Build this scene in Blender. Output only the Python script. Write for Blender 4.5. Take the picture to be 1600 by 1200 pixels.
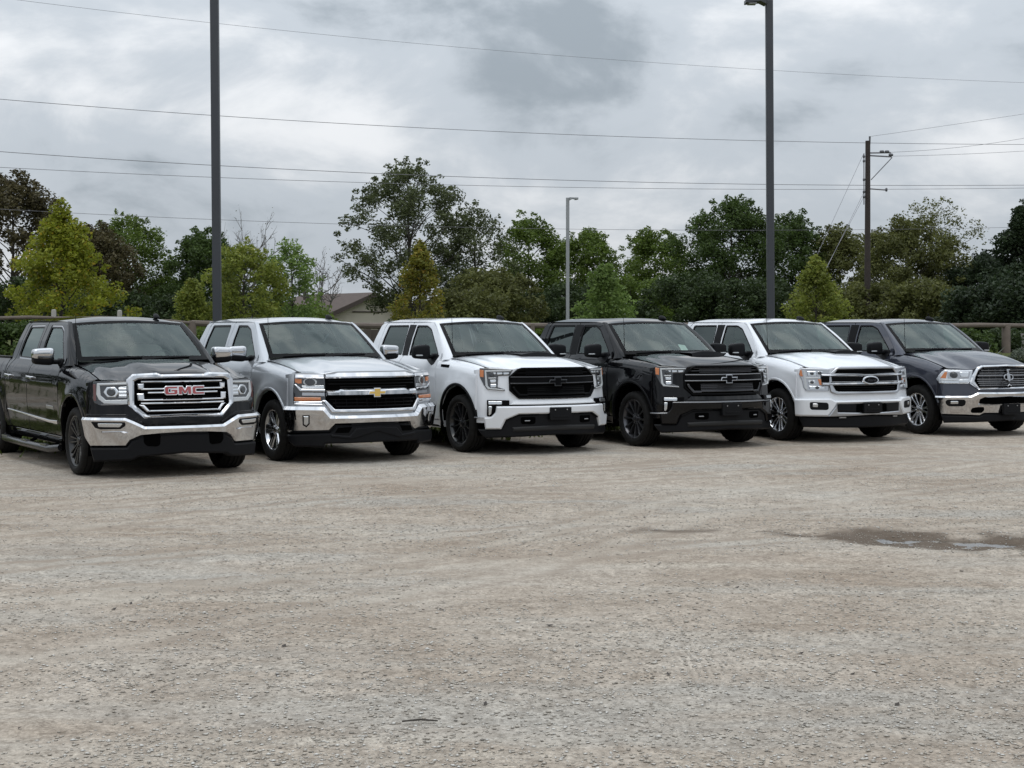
import bpy, bmesh, math, random
import numpy as np
from mathutils import Vector, Matrix
R = math.radians
random.seed(7); rng = np.random.default_rng(7)
for o in list(bpy.data.objects): bpy.data.objects.remove(o)
SC = bpy.context.scene; COL = SC.collection

# ------------------------------------------------------------------ camera, sky, sun, exposure
F_PX, HOR, CAM_H = 2514.0, 508.5, 1.691          # focal length (in 1600 px frame), horizon row, eye height
cam = bpy.data.objects.new('camera', bpy.data.cameras.new('camera')); COL.objects.link(cam)
cam.location = (0, 0, CAM_H); cam.rotation_euler = (R(90), 0, 0)
cam.data.sensor_width = 36; cam.data.lens = F_PX / 1600 * 36; cam.data.shift_y = -(600 - HOR) / 1600
cam.data.clip_start = .1; cam.data.clip_end = 3000
SC.camera = cam

SUN_EL, SUN_AZ = 74, 200     # azimuth measured from +Y clockwise
world = bpy.data.worlds.new('World'); SC.world = world; world.use_nodes = True
def build_world():
    nt = world.node_tree; nt.nodes.clear(); N = nt.nodes.new; L = nt.links.new
    out = N('ShaderNodeOutputWorld'); bg = N('ShaderNodeBackground'); L(bg.outputs[0], out.inputs[0])
    tc = N('ShaderNodeTexCoord'); sep = N('ShaderNodeSeparateXYZ'); L(tc.outputs['Generated'], sep.inputs[0])
    def M(op, a, b=None, clamp=False):
        m = N('ShaderNodeMath'); m.operation = op; m.use_clamp = clamp
        for i, v in enumerate((a, b)):
            if v is None: continue
            if isinstance(v, (int, float)): m.inputs[i].default_value = v
            else: L(v, m.inputs[i])
        return m.outputs[0]
    zz = M('MAXIMUM', sep.outputs['Z'], 0.0)
    def noise(scale, det, rough, dist, off):
        mp = N('ShaderNodeMapping'); L(tc.outputs['Generated'], mp.inputs[0]); mp.inputs['Location'].default_value = off
        mp.inputs['Scale'].default_value = (1.0, 1.0, 1.9)
        n = N('ShaderNodeTexNoise'); L(mp.outputs[0], n.inputs['Vector'])
        n.inputs['Scale'].default_value = scale; n.inputs['Detail'].default_value = det
        n.inputs['Roughness'].default_value = rough; n.inputs['Distortion'].default_value = dist
        return n.outputs['Fac']
    big = noise(3.4, 3, .5, .3, (1.3, .35, .60)); mid = noise(7.5, 9, .58, .30, (2.1, .3, .40)); fine = noise(24, 5, .55, .2, (1.0, 8.0, 0))
    s = M('ADD', M('MULTIPLY', big, .50), M('MULTIPLY', mid, .44)); s = M('ADD', s, M('MULTIPLY', fine, .06))
    rp = N('ShaderNodeValToRGB'); L(s, rp.inputs[0]); cr = rp.color_ramp; cr.interpolation = 'EASE'
    cr.elements[0].position = .385; cr.elements[0].color = (.330, .378, .425, 1)
    cr.elements[1].position = .62; cr.elements[1].color = (.840, .862, .890, 1)
    e = cr.elements.new(.488); e.color = (.540, .590, .645, 1)
    # overcast luminance law: the zenith is about three times as bright as the horizon
    grad = M('DIVIDE', M('ADD', M('MULTIPLY', zz, 2.0), 1.0), 1.12)
    v = N('ShaderNodeVectorMath'); v.operation = 'SCALE'; L(rp.outputs[0], v.inputs[0]); L(grad, v.inputs['Scale'])
    sky = N('ShaderNodeTexSky'); sky.sky_type = 'NISHITA'; sky.sun_disc = False
    sky.sun_elevation = R(SUN_EL); sky.sun_rotation = R(SUN_AZ); sky.air_density = 1; sky.dust_density = 3
    v2 = N('ShaderNodeVectorMath'); v2.operation = 'SCALE'; L(sky.outputs[0], v2.inputs[0]); v2.inputs['Scale'].default_value = .004
    v3 = N('ShaderNodeVectorMath'); v3.operation = 'ADD'; L(v.outputs[0], v3.inputs[0]); L(v2.outputs[0], v3.inputs[1])
    L(v3.outputs[0], bg.inputs[0]); bg.inputs[1].default_value = .92
build_world()
sl = bpy.data.lights.new('sun', 'SUN'); sl.energy = .5; sl.angle = R(25); sl.color = (1, .97, .92)
sun = bpy.data.objects.new('sun', sl); COL.objects.link(sun)
_d = Vector((math.sin(R(SUN_AZ)) * math.cos(R(SUN_EL)), math.cos(R(SUN_AZ)) * math.cos(R(SUN_EL)), math.sin(R(SUN_EL))))
sun.rotation_euler = (-_d).to_track_quat('-Z', 'Y').to_euler(); sun.location = (0, 0, 60)
vs = SC.view_settings; vs.view_transform = 'Standard'; vs.look = 'None'; vs.exposure = 0; vs.gamma = 1; vs.use_curve_mapping = False

# ------------------------------------------------------------------ helpers
def tag(o, label=None, cat=None, group=None, kind=None):
    if label: o['label'] = label
    if cat: o['category'] = cat
    if group: o['group'] = group
    if kind: o['kind'] = kind
    return o
def empty(name, loc=(0, 0, 0), rz=0):
    o = bpy.data.objects.new(name, None); COL.objects.link(o); o.location = loc; o.rotation_euler = (0, 0, rz)
    o.empty_display_size = .2; return o
def obj(name, me, mat=None, parent=None):
    if mat is not None and not me.materials: me.materials.append(mat)
    o = bpy.data.objects.new(name, me); COL.objects.link(o)
    if parent: o.parent = parent
    return o
def mesh(name, V, F, smooth=35):
    me = bpy.data.meshes.new(name); me.from_pydata([tuple(map(float, v)) for v in V], [], F); me.update()
    if smooth:
        me.shade_smooth()
        me.set_sharp_from_angle(angle=R(smooth))
    return me
def fast_mesh(name, V, quads=None, tris=None):
    V = np.asarray(V, np.float32); me = bpy.data.meshes.new(name)
    k = 4 if quads is not None else 3; Q = np.asarray(quads if quads is not None else tris, np.int32)
    me.vertices.add(len(V)); me.vertices.foreach_set('co', V.ravel())
    me.loops.add(Q.size); me.loops.foreach_set('vertex_index', Q.ravel())
    me.polygons.add(len(Q)); me.polygons.foreach_set('loop_start', np.arange(0, Q.size, k, dtype=np.int32))
    me.update(calc_edges=True); return me
def sstep(a, b, x):
    t = np.clip((x - a) / (b - a), 0, 1); return t * t * (3 - 2 * t)

# ---- materials
def mat_new(name):
    m = bpy.data.materials.new(name); m.use_nodes = True; nt = m.node_tree
    return m, nt, nt.nodes['Principled BSDF']
def pmat(name, col, rough=.5, metal=0., coat=0., coat_r=.03, spec=.5, var=0., vscale=6., bump=0., bscale=60.):
    m, nt, b = mat_new(name)
    b.inputs['Base Color'].default_value = (*col, 1); b.inputs['Roughness'].default_value = rough
    b.inputs['Metallic'].default_value = metal; b.inputs['Coat Weight'].default_value = coat
    b.inputs['Coat Roughness'].default_value = coat_r; b.inputs['Specular IOR Level'].default_value = spec
    if var or bump:
        tc = nt.nodes.new('ShaderNodeTexCoord')
    if var:
        n = nt.nodes.new('ShaderNodeTexNoise'); n.inputs['Scale'].default_value = vscale; n.inputs['Detail'].default_value = 6
        nt.links.new(tc.outputs['Object'], n.inputs['Vector'])
        mx = nt.nodes.new('ShaderNodeMix'); mx.data_type = 'RGBA'
        nt.links.new(n.outputs['Fac'], mx.inputs[0])
        mx.inputs[6].default_value = (*[c * (1 - var) for c in col], 1); mx.inputs[7].default_value = (*[min(1, c * (1 + var)) for c in col], 1)
        nt.links.new(mx.outputs[2], b.inputs['Base Color'])
    if bump:
        n2 = nt.nodes.new('ShaderNodeTexNoise'); n2.inputs['Scale'].default_value = bscale; n2.inputs['Detail'].default_value = 4
        nt.links.new(tc.outputs['Object'], n2.inputs['Vector'])
        bp = nt.nodes.new('ShaderNodeBump'); bp.inputs['Strength'].default_value = bump; bp.inputs['Distance'].default_value = .01
        nt.links.new(n2.outputs['Fac'], bp.inputs['Height']); nt.links.new(bp.outputs[0], b.inputs['Normal'])
    return m
def paint_mat(name, col, metal=0., rough=.32, dust=.10):
    """car paint: pigment under clear coat, thin road dust that collects low on the panels"""
    m, nt, b = mat_new(name); N = nt.nodes.new; L = nt.links.new
    b.inputs['Metallic'].default_value = metal; b.inputs['Roughness'].default_value = rough
    b.inputs['Coat Weight'].default_value = 1; b.inputs['Coat IOR'].default_value = 1.34 if max(col) < .03 else 1.5; b.inputs['Specular IOR Level'].default_value = .0 if max(col) < .2 else .3
    tc = N('ShaderNodeTexCoord'); sp = N('ShaderNodeSeparateXYZ'); L(tc.outputs['Object'], sp.inputs[0])
    mr = N('ShaderNodeMapRange'); L(sp.outputs['Z'], mr.inputs[0]); mr.inputs[1].default_value = 1.0; mr.inputs[2].default_value = .25
    mr.inputs[3].default_value = .15; mr.inputs[4].default_value = 1
    n = N('ShaderNodeTexNoise'); L(tc.outputs['Object'], n.inputs['Vector']); n.inputs['Scale'].default_value = 3; n.inputs['Detail'].default_value = 8
    mu = N('ShaderNodeMath'); mu.operation = 'MULTIPLY'; L(mr.outputs[0], mu.inputs[0]); L(n.outputs['Fac'], mu.inputs[1])
    mu2 = N('ShaderNodeMath'); mu2.operation = 'MULTIPLY'; L(mu.outputs[0], mu2.inputs[0]); mu2.inputs[1].default_value = dust
    mx = N('ShaderNodeMix'); mx.data_type = 'RGBA'; L(mu2.outputs[0], mx.inputs[0]); mx.inputs[6].default_value = (*col, 1); mx.inputs[7].default_value = (.30, .27, .23, 1)
    L(mx.outputs[2], b.inputs['Base Color'])
    ad = N('ShaderNodeMath'); ad.operation = 'ADD'; L(mu2.outputs[0], ad.inputs[0]); ad.inputs[1].default_value = .025; L(ad.outputs[0], b.inputs['Coat Roughness'])
    return m
def glass_mat(name, tint, refl_rough=.01, clear=.7, ior=1.6):
    m, nt, b = mat_new(name); N = nt.nodes.new; L = nt.links.new
    nt.nodes.remove(b); out = [n for n in nt.nodes if n.type == 'OUTPUT_MATERIAL'][0]
    tr = N('ShaderNodeBsdfTransparent'); tr.inputs[0].default_value = (*[t * clear for t in tint], 1)
    gl = N('ShaderNodeBsdfGlossy'); gl.inputs['Roughness'].default_value = refl_rough; gl.inputs[0].default_value = (.86, .98, .95, 1)
    fr = N('ShaderNodeFresnel'); fr.inputs[0].default_value = ior
    mx = N('ShaderNodeMixShader'); L(fr.outputs[0], mx.inputs[0]); L(tr.outputs[0], mx.inputs[1]); L(gl.outputs[0], mx.inputs[2])
    L(mx.outputs[0], out.inputs[0]); return m
def leaf_mat(name, c1, c2, c3=None, trans=.3):
    m, nt, b = mat_new(name); N = nt.nodes.new; L = nt.links.new
    g = N('ShaderNodeNewGeometry'); rp = N('ShaderNodeValToRGB'); L(g.outputs['Random Per Island'], rp.inputs[0])
    cr = rp.color_ramp; cr.elements[0].color = (*c1, 1); cr.elements[1].color = (*c2, 1)
    if c3: e = cr.elements.new(.92); e.color = (*c2, 1); cr.elements[-1].color = (*c3, 1)
    tc = N('ShaderNodeTexCoord'); n = N('ShaderNodeTexNoise'); n.inputs['Scale'].default_value = .7; n.inputs['Detail'].default_value = 3; L(tc.outputs['Object'], n.inputs['Vector'])
    mr = N('ShaderNodeMapRange'); L(n.outputs['Fac'], mr.inputs[0]); mr.inputs[1].default_value = .3; mr.inputs[2].default_value = .7; mr.inputs[3].default_value = .7; mr.inputs[4].default_value = 1.3
    v = N('ShaderNodeVectorMath'); v.operation = 'SCALE'; L(rp.outputs[0], v.inputs[0]); L(mr.outputs[0], v.inputs['Scale'])
    L(v.outputs[0], b.inputs['Base Color']); b.inputs['Roughness'].default_value = .55; b.inputs['Specular IOR Level'].default_value = .3
    t = N('ShaderNodeBsdfTranslucent'); L(v.outputs[0], t.inputs[0]); mx = N('ShaderNodeMixShader'); mx.inputs[0].default_value = trans
    out = [q for q in nt.nodes if q.type == 'OUTPUT_MATERIAL'][0]
    L(b.outputs[0], mx.inputs[1]); L(t.outputs[0], mx.inputs[2]); L(mx.outputs[0], out.inputs[0]); return m
MT = dict(
    black_paint=paint_mat('black_paint', (.0022, .0024, .0034), dust=.04), silver_paint=paint_mat('silver_paint', (.46, .485, .515), .5, .36, .16),
    white_paint=paint_mat('white_paint', (.74, .76, .79), 0, .35, .24), grey_paint=paint_mat('grey_paint', (.040, .044, .060), .5, .33, .12),
    chrome=pmat('chrome', (.60, .605, .62), .06, 1), satin=pmat('satin_metal', (.42, .43, .45), .28, 1), trim_dark=pmat('dark_trim_metal', (.20, .20, .205), .25, 1), dark_chrome=pmat('dark_chrome', (.055, .055, .058), .22, .9),
    plastic=pmat('black_plastic', (.0065, .0068, .008), .5, spec=.14, bump=.15, bscale=120), gloss_black=pmat('gloss_black', (.0012, .0012, .0015), .22, spec=.07),
    matte_black=pmat('matte_black', (.0015, .0015, .0015), .9, spec=.02), rubber=pmat('rubber', (.0125, .012, .0115), .75, spec=.18, var=.35, vscale=9),
    lens=pmat('lamp_reflector', (.62, .64, .66), .16, .85, coat=1), led=pmat('light_guide', (.46, .48, .49), .25, 0, coat=1), smoked=pmat('lamp_dark', (.03, .032, .036), .12, .3, coat=1),
    projector=pmat('projector_lens', (.02, .022, .025), .05, .2, coat=1), amber=pmat('amber_lens', (.52, .16, .035), .22, 0, coat=1), red_lens=pmat('marker_lens', (.10, .025, .02), .25, coat=1),
    gold=pmat('gold_emblem', (.62, .40, .09), .25, .6, coat=.5), red=pmat('red_enamel', (.30, .035, .04), .3, coat=.6), windshield=glass_mat('windshield_glass', (.80, .92, .86), clear=1.0, ior=1.68),
    door_glass=glass_mat('door_glass', (.70, .82, .76), clear=.9), privacy=glass_mat('privacy_glass', (.16, .17, .19), clear=.5),
    seat=pmat('seat_fabric', (.30, .29, .27), .85, var=.2), dash=pmat('dashboard_vinyl', (.045, .046, .047), .7), liner=pmat('headliner', (.30, .29, .27), .9),
    paper=pmat('paper', (.70, .76, .72), .8), alloy=pmat('alloy', (.62, .63, .65), .20, 1), alloy_dark=pmat('alloy_dark', (.10, .10, .108), .3, .8), gloss_wheel=pmat('wheel_black', (.012, .012, .013), .25, spec=.6))
# ------------------------------------------------------------------ sheet-metal toolkit: flat outlines wrapped on curved body surfaces
def densify(P, step=.05):
    out = []; n = len(P)
    for i in range(n):
        a, b = P[i], P[(i + 1) % n]; d = math.hypot(b[0] - a[0], b[1] - a[1]); k = max(1, int(math.ceil(d / step)))
        for j in range(k): out.append((a[0] + (b[0] - a[0]) * j / k, a[1] + (b[1] - a[1]) * j / k))
    return out
def area(P): return .5 * sum(P[i][0] * P[(i + 1) % len(P)][1] - P[(i + 1) % len(P)][0] * P[i][1] for i in range(len(P)))
def ccw(P): return list(P) if area(P) > 0 else list(P)[::-1]
def cw(P): return ccw(P)[::-1]
def mir(P): return [(-a, b) for a, b in reversed(P)]
def inset(P, d):
    """move every edge of the loop to its left by d (into the material for ccw outer / cw hole loops)"""
    n = len(P); out = []
    for i in range(n):
        p0, p1, p2 = P[i - 1], P[i], P[(i + 1) % n]
        e1 = (p1[0] - p0[0], p1[1] - p0[1]); e2 = (p2[0] - p1[0], p2[1] - p1[1])
        l1 = math.hypot(*e1) or 1e-9; l2 = math.hypot(*e2) or 1e-9
        n1 = (-e1[1] / l1, e1[0] / l1); n2 = (-e2[1] / l2, e2[0] / l2)
        m = (n1[0] + n2[0], n1[1] + n2[1]); q = m[0] * m[0] + m[1] * m[1]
        k = 2 * d / q if q > .5 else d * 2
        out.append((p1[0] + m[0] * k, p1[1] + m[1] * k))
    return out
def rnd(P, r, n=3):
    """round the corners of an outline"""
    out = []; N = len(P)
    for i in range(N):
        p0, p1, p2 = P[i - 1], P[i], P[(i + 1) % N]
        d1 = math.hypot(p0[0] - p1[0], p0[1] - p1[1]); d2 = math.hypot(p2[0] - p1[0], p2[1] - p1[1])
        t1 = min(r, d1 * .45) / (d1 or 1); t2 = min(r, d2 * .45) / (d2 or 1)
        a = (p1[0] + (p0[0] - p1[0]) * t1, p1[1] + (p0[1] - p1[1]) * t1); b = (p1[0] + (p2[0] - p1[0]) * t2, p1[1] + (p2[1] - p1[1]) * t2)
        for j in range(n + 1):
            t = j / n; out.append(tuple((1 - t) ** 2 * a[k] + 2 * t * (1 - t) * p1[k] + t * t * b[k] for k in (0, 1)))
    return out
def symc(P):
    """half outline holding two neighbouring centre points (first coordinate 0) -> closed symmetric outline"""
    n = len(P); i = next(i for i in range(n) if P[i][0] == 0 and P[(i + 1) % n][0] == 0)
    H = [P[(i + 1 + k) % n] for k in range(n)]
    return H + [(-a, b) for a, b in reversed(H[1:-1])]
def tess(loops, g):
    bm = bmesh.new()
    for Lp in loops:
        vs = [bm.verts.new((a, b, 0)) for a, b in Lp]
        for i in range(len(vs)):
            try: bm.edges.new((vs[i], vs[(i + 1) % len(vs)]))
            except ValueError: pass
    bmesh.ops.triangle_fill(bm, use_beauty=True, use_dissolve=False, edges=bm.edges[:], normal=(0, 0, 1))
    if g:
        for ax in (0, 1):
            c = [v.co[ax] for v in bm.verts]
            if not c: continue
            k = math.floor(min(c) / g) + 1
            while k * g < max(c):
                pt = [0, 0, 0]; pt[ax] = k * g; no = [0, 0, 0]; no[ax] = 1
                bmesh.ops.bisect_plane(bm, geom=bm.verts[:] + bm.edges[:] + bm.faces[:], dist=1e-6, plane_co=pt, plane_no=no); k += 1
    bm.verts.index_update()
    V = [(v.co.x, v.co.y) for v in bm.verts]; F = []
    for f in bm.faces:
        ids = [v.index for v in f.verts]
        if f.normal.z < 0: ids.reverse()
        F.append(ids)
    bm.free(); return V, F
def plate(name, M, outer, holes=(), h=0., t=.02, bev=.004, g=.06, mat=None, parent=None, hz=None, flip=False, smooth=38, bevd=None):
    """a panel with thickness: outline(s) in surface coordinates, wrapped by M(a, b, height)"""
    hz = hz or (lambda a, b: 0.)
    bevd = bev * .8 if bevd is None else bevd
    loops = [densify(ccw(outer))] + [densify(cw(q)) for q in holes]
    ins = [inset(Lp, bev) for Lp in loops] if bev else loops
    V, F = tess(ins, g)
    W = [M(a, b, h + hz(a, b)) for a, b in V]; F = [list(f) for f in F]
    for Lp, Li in zip(loops, ins):
        rings = [[M(a, b, h - t + hz(a, b)) for a, b in Lp]]
        if bev: rings.append([M(a, b, h - bevd + hz(a, b)) for a, b in Lp])
        rings.append([M(a, b, h + hz(a, b)) for a, b in Li]); n = len(Lp)
        for k in range(len(rings) - 1):
            base = len(W); W += rings[k] + rings[k + 1]
            for i in range(n):
                j = (i + 1) % n; F.append([base + i, base + j, base + n + j, base + n + i])
    if flip: F = [f[::-1] for f in F]
    me = bpy.data.meshes.new(name); me.from_pydata([tuple(map(float, v)) for v in W], [], F)
    me.update()
    me.shade_smooth(); me.set_sharp_from_angle(angle=R(smooth))
    return obj(name, me, mat, parent)
def grid_mesh(name, fn, na, nb, mat, parent, flip=False, a0=-1, a1=1, b0=0, b1=1, smooth=40):
    V = [fn(a0 + (a1 - a0) * i / na, b0 + (b1 - b0) * j / nb) for j in range(nb + 1) for i in range(na + 1)]
    F = [[j * (na + 1) + i, j * (na + 1) + i + 1, (j + 1) * (na + 1) + i + 1, (j + 1) * (na + 1) + i] for j in range(nb) for i in range(na)]
    if flip: F = [f[::-1] for f in F]
    return obj(name, mesh(name, V, F, smooth), mat, parent)
def tube_geo(P, rad, seg=8, cap=True):
    P = [Vector(p) for p in P]; n = len(P); rad = rad if hasattr(rad, '__len__') else [rad] * n
    V = []; F = []; up = None
    for i, p in enumerate(P):
        d = (P[min(i + 1, n - 1)] - P[max(i - 1, 0)]).normalized()
        if up is None:
            up = Vector((0, 0, 1)) if abs(d.z) < .9 else Vector((1, 0, 0))
        x = d.cross(up).normalized(); y = x.cross(d).normalized(); up = y
        for k in range(seg):
            a = 2 * math.pi * k / seg; V.append(p + (x * math.cos(a) + y * math.sin(a)) * rad[i])
    for i in range(n - 1):
        for k in range(seg):
            F.append([i * seg + k, i * seg + (k + 1) % seg, (i + 1) * seg + (k + 1) % seg, (i + 1) * seg + k])
    if cap: F.append(list(range(seg))[::-1]); F.append([(n - 1) * seg + k for k in range(seg)])
    return V, F
def tube(name, P, rad, mat, parent=None, seg=8):
    V, F = tube_geo(P, rad, seg); return obj(name, mesh(name, V, F, 40), mat, parent)
def join_geo(parts):
    V = []; F = []
    for v, f in parts:
        b = len(V); V += list(v); F += [[i + b for i in q] for q in f]
    return V, F
def rbox_geo(c, d, e=.35, nu=20, nv=12, taper=None):
    """rounded box (superellipsoid)"""
    V = []; F = []
    pw = lambda x: math.copysign(abs(x) ** e, x)
    for j in range(nv + 1):
        ph = -math.pi / 2 + math.pi * j / nv
        for i in range(nu):
            th = 2 * math.pi * i / nu
            p = [pw(math.cos(ph)) * pw(math.cos(th)), pw(math.cos(ph)) * pw(math.sin(th)), pw(math.sin(ph))]
            if taper: p = taper(p)
            V.append((c[0] + p[0] * d[0] / 2, c[1] + p[1] * d[1] / 2, c[2] + p[2] * d[2] / 2))
    for j in range(nv):
        for i in range(nu): F.append([j * nu + i, j * nu + (i + 1) % nu, (j + 1) * nu + (i + 1) % nu, (j + 1) * nu + i])
    return V, F
def rbox(name, c, d, mat, parent=None, e=.35, nu=20, nv=12, taper=None):
    V, F = rbox_geo(c, d, e, nu, nv, taper); return obj(name, mesh(name, V, F, 60), mat, parent)
def box_geo(x0, x1, y0, y1, z0, z1, c=.0):
    V = [(x, y, z) for z in (z0, z1) for y in (y0, y1) for x in (x0, x1)]
    return V, [[0, 2, 3, 1], [4, 5, 7, 6], [0, 1, 5, 4], [2, 6, 7, 3], [0, 4, 6, 2], [1, 3, 7, 5]]
def box(name, x0, x1, y0, y1, z0, z1, mat, parent=None):
    V, F = box_geo(x0, x1, y0, y1, z0, z1); return obj(name, mesh(name, V, F, 0), mat, parent)
def lathe_geo(prof, seg, axis_x=True):
    """revolve (offset along axle, radius) about the X axis"""
    V = []; F = []; n = len(prof)
    for k in range(seg):
        a = 2 * math.pi * k / seg; c, s = math.cos(a), math.sin(a)
        for x, r in prof: V.append((x, r * c, r * s))
    for k in range(seg):
        k2 = (k + 1) % seg
        for i in range(n - 1): F.append([k * n + i, k * n + i + 1, k2 * n + i + 1, k2 * n + i])
    return V, F

# ------------------------------------------------------------------ pickup body surfaces.  x: across, y: towards the tail, z: up; origin under the front axle
_SZ = [.25, .30, .42, .60, .78, .92, 1.02, 1.10, 1.17, 1.225, 1.255, 1.50, 1.70, 1.75, 1.80]
_SU = [.895, .905, .935, .965, .981, .985, .984, .977, .958, .925, .902, .815, .725, .690, .66]
WR = .385                       # wheel radius
ARCH_R, ARCH_Z = .512, .385
class Body:
    def __init__(s, V0, zc, zs, cab=0., wb=3.60, edge=None):
        s.V0 = V0; s.B = (V0 - .61) / .945 ** 2.6; s.zc = zc; s.zs = zs; s.cab = cab; s.wb = wb; s.edge = edge
        uc, um = .80, .985; P = []
        for u in np.linspace(0, uc, 30): P.append((u, V0 - s.B * u ** 2.6))
        v = P[-1][1]; m = -s.B * 2.6 * uc ** 1.6
        P0 = np.array([uc, v]); P1 = np.array([um, v - .20]); Lc = np.linalg.norm(P1 - P0) * 1.1
        T0 = np.array([1, m]); T0 = T0 / np.linalg.norm(T0) * Lc; T1 = np.array([0, -1.]) * Lc
        for t in np.linspace(0, 1, 16)[1:]:
            P.append(tuple((2 * t ** 3 - 3 * t * t + 1) * P0 + (t ** 3 - 2 * t * t + t) * T0 + (-2 * t ** 3 + 3 * t * t) * P1 + (t ** 3 - t * t) * T1))
        P.append((um, .1)); P = np.array(P); s.ps = np.r_[0, np.cumsum(np.linalg.norm(np.diff(P, axis=0), axis=1))]; s.pu = P[:, 0]; s.pv = P[:, 1]
        s.send = float(np.interp(-.500, -s.pv, s.ps))       # arc position where the nose wraps to the wheel opening
    def sb(s, z): return 0. if z < .62 else min(.16, (z - .62) / .5 * .08)
    def front(s, a, z, h=0.):
        sg = -1 if a < 0 else 1; q = abs(a)
        u = np.interp(q, s.ps, s.pu); v = np.interp(q, s.ps, s.pv)
        u2 = np.interp(q + .012, s.ps, s.pu); v2 = np.interp(q + .012, s.ps, s.pv); u1 = np.interp(max(q - .012, 0), s.ps, s.pu); v1 = np.interp(max(q - .012, 0), s.ps, s.pv)
        du, dv = u2 - u1, v2 - v1; l = math.hypot(du, dv) or 1
        nu, nv = -dv / l, du / l
        k = 1 - sstep(.80, 1.05, q) * .0
        return (sg * (u + nu * h), -(v + nv * h - s.sb(z) * k), z)
    def clip(s, P): return [(max(-s.send, min(s.send, a)), b) for a, b in P]
    def zt(s, y):               # height of the fender's top edge
        t = np.clip((y + .56) / 1.16, 0, 1); return s.zs + (1.245 - s.zs) * (1 - (1 - t) ** 1.7)
    def U(s, y, z):
        u = np.interp(z, _SZ, _SU)
        if y < .64:
            zt = s.zt(y); r = .145; q = np.clip((z - (zt - r)) / r, 0, .995)
            u = min(u, .985) - .135 * (1 - math.sqrt(1 - q * q)) if z > .9 else u
        for ya in (0., s.wb):
            r = math.hypot(y - ya, z - ARCH_Z)
            u += .028 * math.exp(-((r - ARCH_R) / .115) ** 2) * (1 - float(sstep(1.0, 1.12, z)))
        # pressed character line along the flanks
        u += .010 * math.exp(-((z - .985) / .030) ** 2) * (1 if y > .66 else 0)
        u -= .010 * math.exp(-((z - .60) / .07) ** 2) * (1 if .7 < y < 2.9 + s.cab else 0)
        return u
    def yy(s, y): return y + s.cab * float(sstep(1.2, 1.9, y))
    def side(s, sg): return lambda y, z, h=0.: (sg * (s.U(y, z) + h), y, z)
    def uprof(s, z): return float(np.interp(z, _SZ, _SU))
# ------------------------------------------------------------------ pickup parts
def spoke_geo(ang, n, w, st):
    """one spoke: (radius, half width, lateral shift, front x) stations"""
    V = []; F = []; c, s = math.cos(ang), math.sin(ang)
    for r, hw, sh, x in st:
        for px, off in ((x, -hw * .62), (x, hw * .62), (x + .014, hw), (x + .05, hw * .9), (x + .05, -hw * .9), (x + .014, -hw)):
            y = r; z = sh + off; V.append((px, y * c - z * s, y * s + z * c))
    for i in range(len(st) - 1):
        for k in range(6): F.append([i * 6 + k, i * 6 + (k + 1) % 6, (i + 1) * 6 + (k + 1) % 6, (i + 1) * 6 + k])
    return V, F
def tyre_geo(k=1.):
    half = [(.100, .258 * k), (.127, .272 * k), (.1375, .300 * (k + 1) / 2), (.1385, .325), (.134, .350), (.124, .370), (.108, .3805), (.084, .3845), (.082, .374), (.072, .374), (.070, .3855), (.028, .3865), (.026, .376), (.016, .376), (.014, .3865)]
    prof = half + [(-x, r) for x, r in reversed(half)]; seg = 84
    V, F = lathe_geo(prof, seg); n = len(prof)
    for k in range(seg):
        if k % 3 == 0:
            for i in (4, 5, 6, 7, n - 8, n - 7, n - 6, n - 5):
                x, y, z = V[k * n + i]; r = math.hypot(y, z); f = (r - (.009 if i in (5, 6, n - 7, n - 6) else .005)) / r; V[k * n + i] = (x, y * f, z * f)
    return V, F
TYRES = {}
def tyre_mesh(k):
    if k not in TYRES: TYRES[k] = mesh('tyre', *tyre_geo(k), 30); TYRES[k].materials.append(MT['rubber'])
    return TYRES[k]
def wheel_meshes(style, rim_mat):
    P = []
    P.append(lathe_geo([(-.100, .2585), (-.113, .268), (-.117, .262), (-.113, .252), (-.100, .246), (-.085, .236), (.02, .222), (.09, .240), (.105, .262)], 56))
    n, tw = style['n'], style.get('twin', 0); w0, w1 = style['w']
    for k in range(n):
        a = 2 * math.pi * k / n + .2
        for sgn in ((-1, 1) if tw else (0,)):
            P.append(spoke_geo(a, n, 0, [(.045, w0, sgn * tw * .35, -.074), (.12, w0 * .9, sgn * tw * .6, -.086), (.20, (w0 + w1) / 2, sgn * tw * .9, -.098), (.250, w1, sgn * tw, -.106)]))
    P.append(lathe_geo([(.0, .085), (-.066, .080), (-.074, .074), (-.078, .045), (-.088, .042), (-.092, .036), (-.094, .0005)], 24))
    for k in range(6):
        a = 2 * math.pi * k / 6; V, F = lathe_geo([(-.06, .011), (-.086, .010), (-.090, .006), (-.090, .0004)], 8)
        P.append(([(x, y + .060 * math.cos(a), z + .060 * math.sin(a)) for x, y, z in V], F))
    ks = style.get('rim', 1.); Vw, Fw = join_geo(P); me = mesh('wheel', [(x, y * ks, z * ks) for x, y, z in Vw], Fw, 35); me.materials.append(rim_mat)
    b = mesh('brake_disc', *join_geo([lathe_geo([(-.03, .0005), (-.03, .165), (.0, .165), (.0, .235 * ks), (.01, .2355 * ks)], 32), ]), 30); b.materials.append(MT['matte_black'])
    return me, b
STYLES = dict(
    many=dict(n=9, w=(.010, .015), twin=.030, rim=1.09), six=dict(n=6, w=(.026, .036), twin=.030, rim=.97), split=dict(n=6, w=(.011, .012), twin=.055, rim=1.09),
    twelve=dict(n=12, w=(.011, .019), rim=1.04), double=dict(n=7, w=(.018, .022), twin=.040, rim=.97), fan=dict(n=6, w=(.020, .027), twin=.046, rim=.97))
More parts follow.
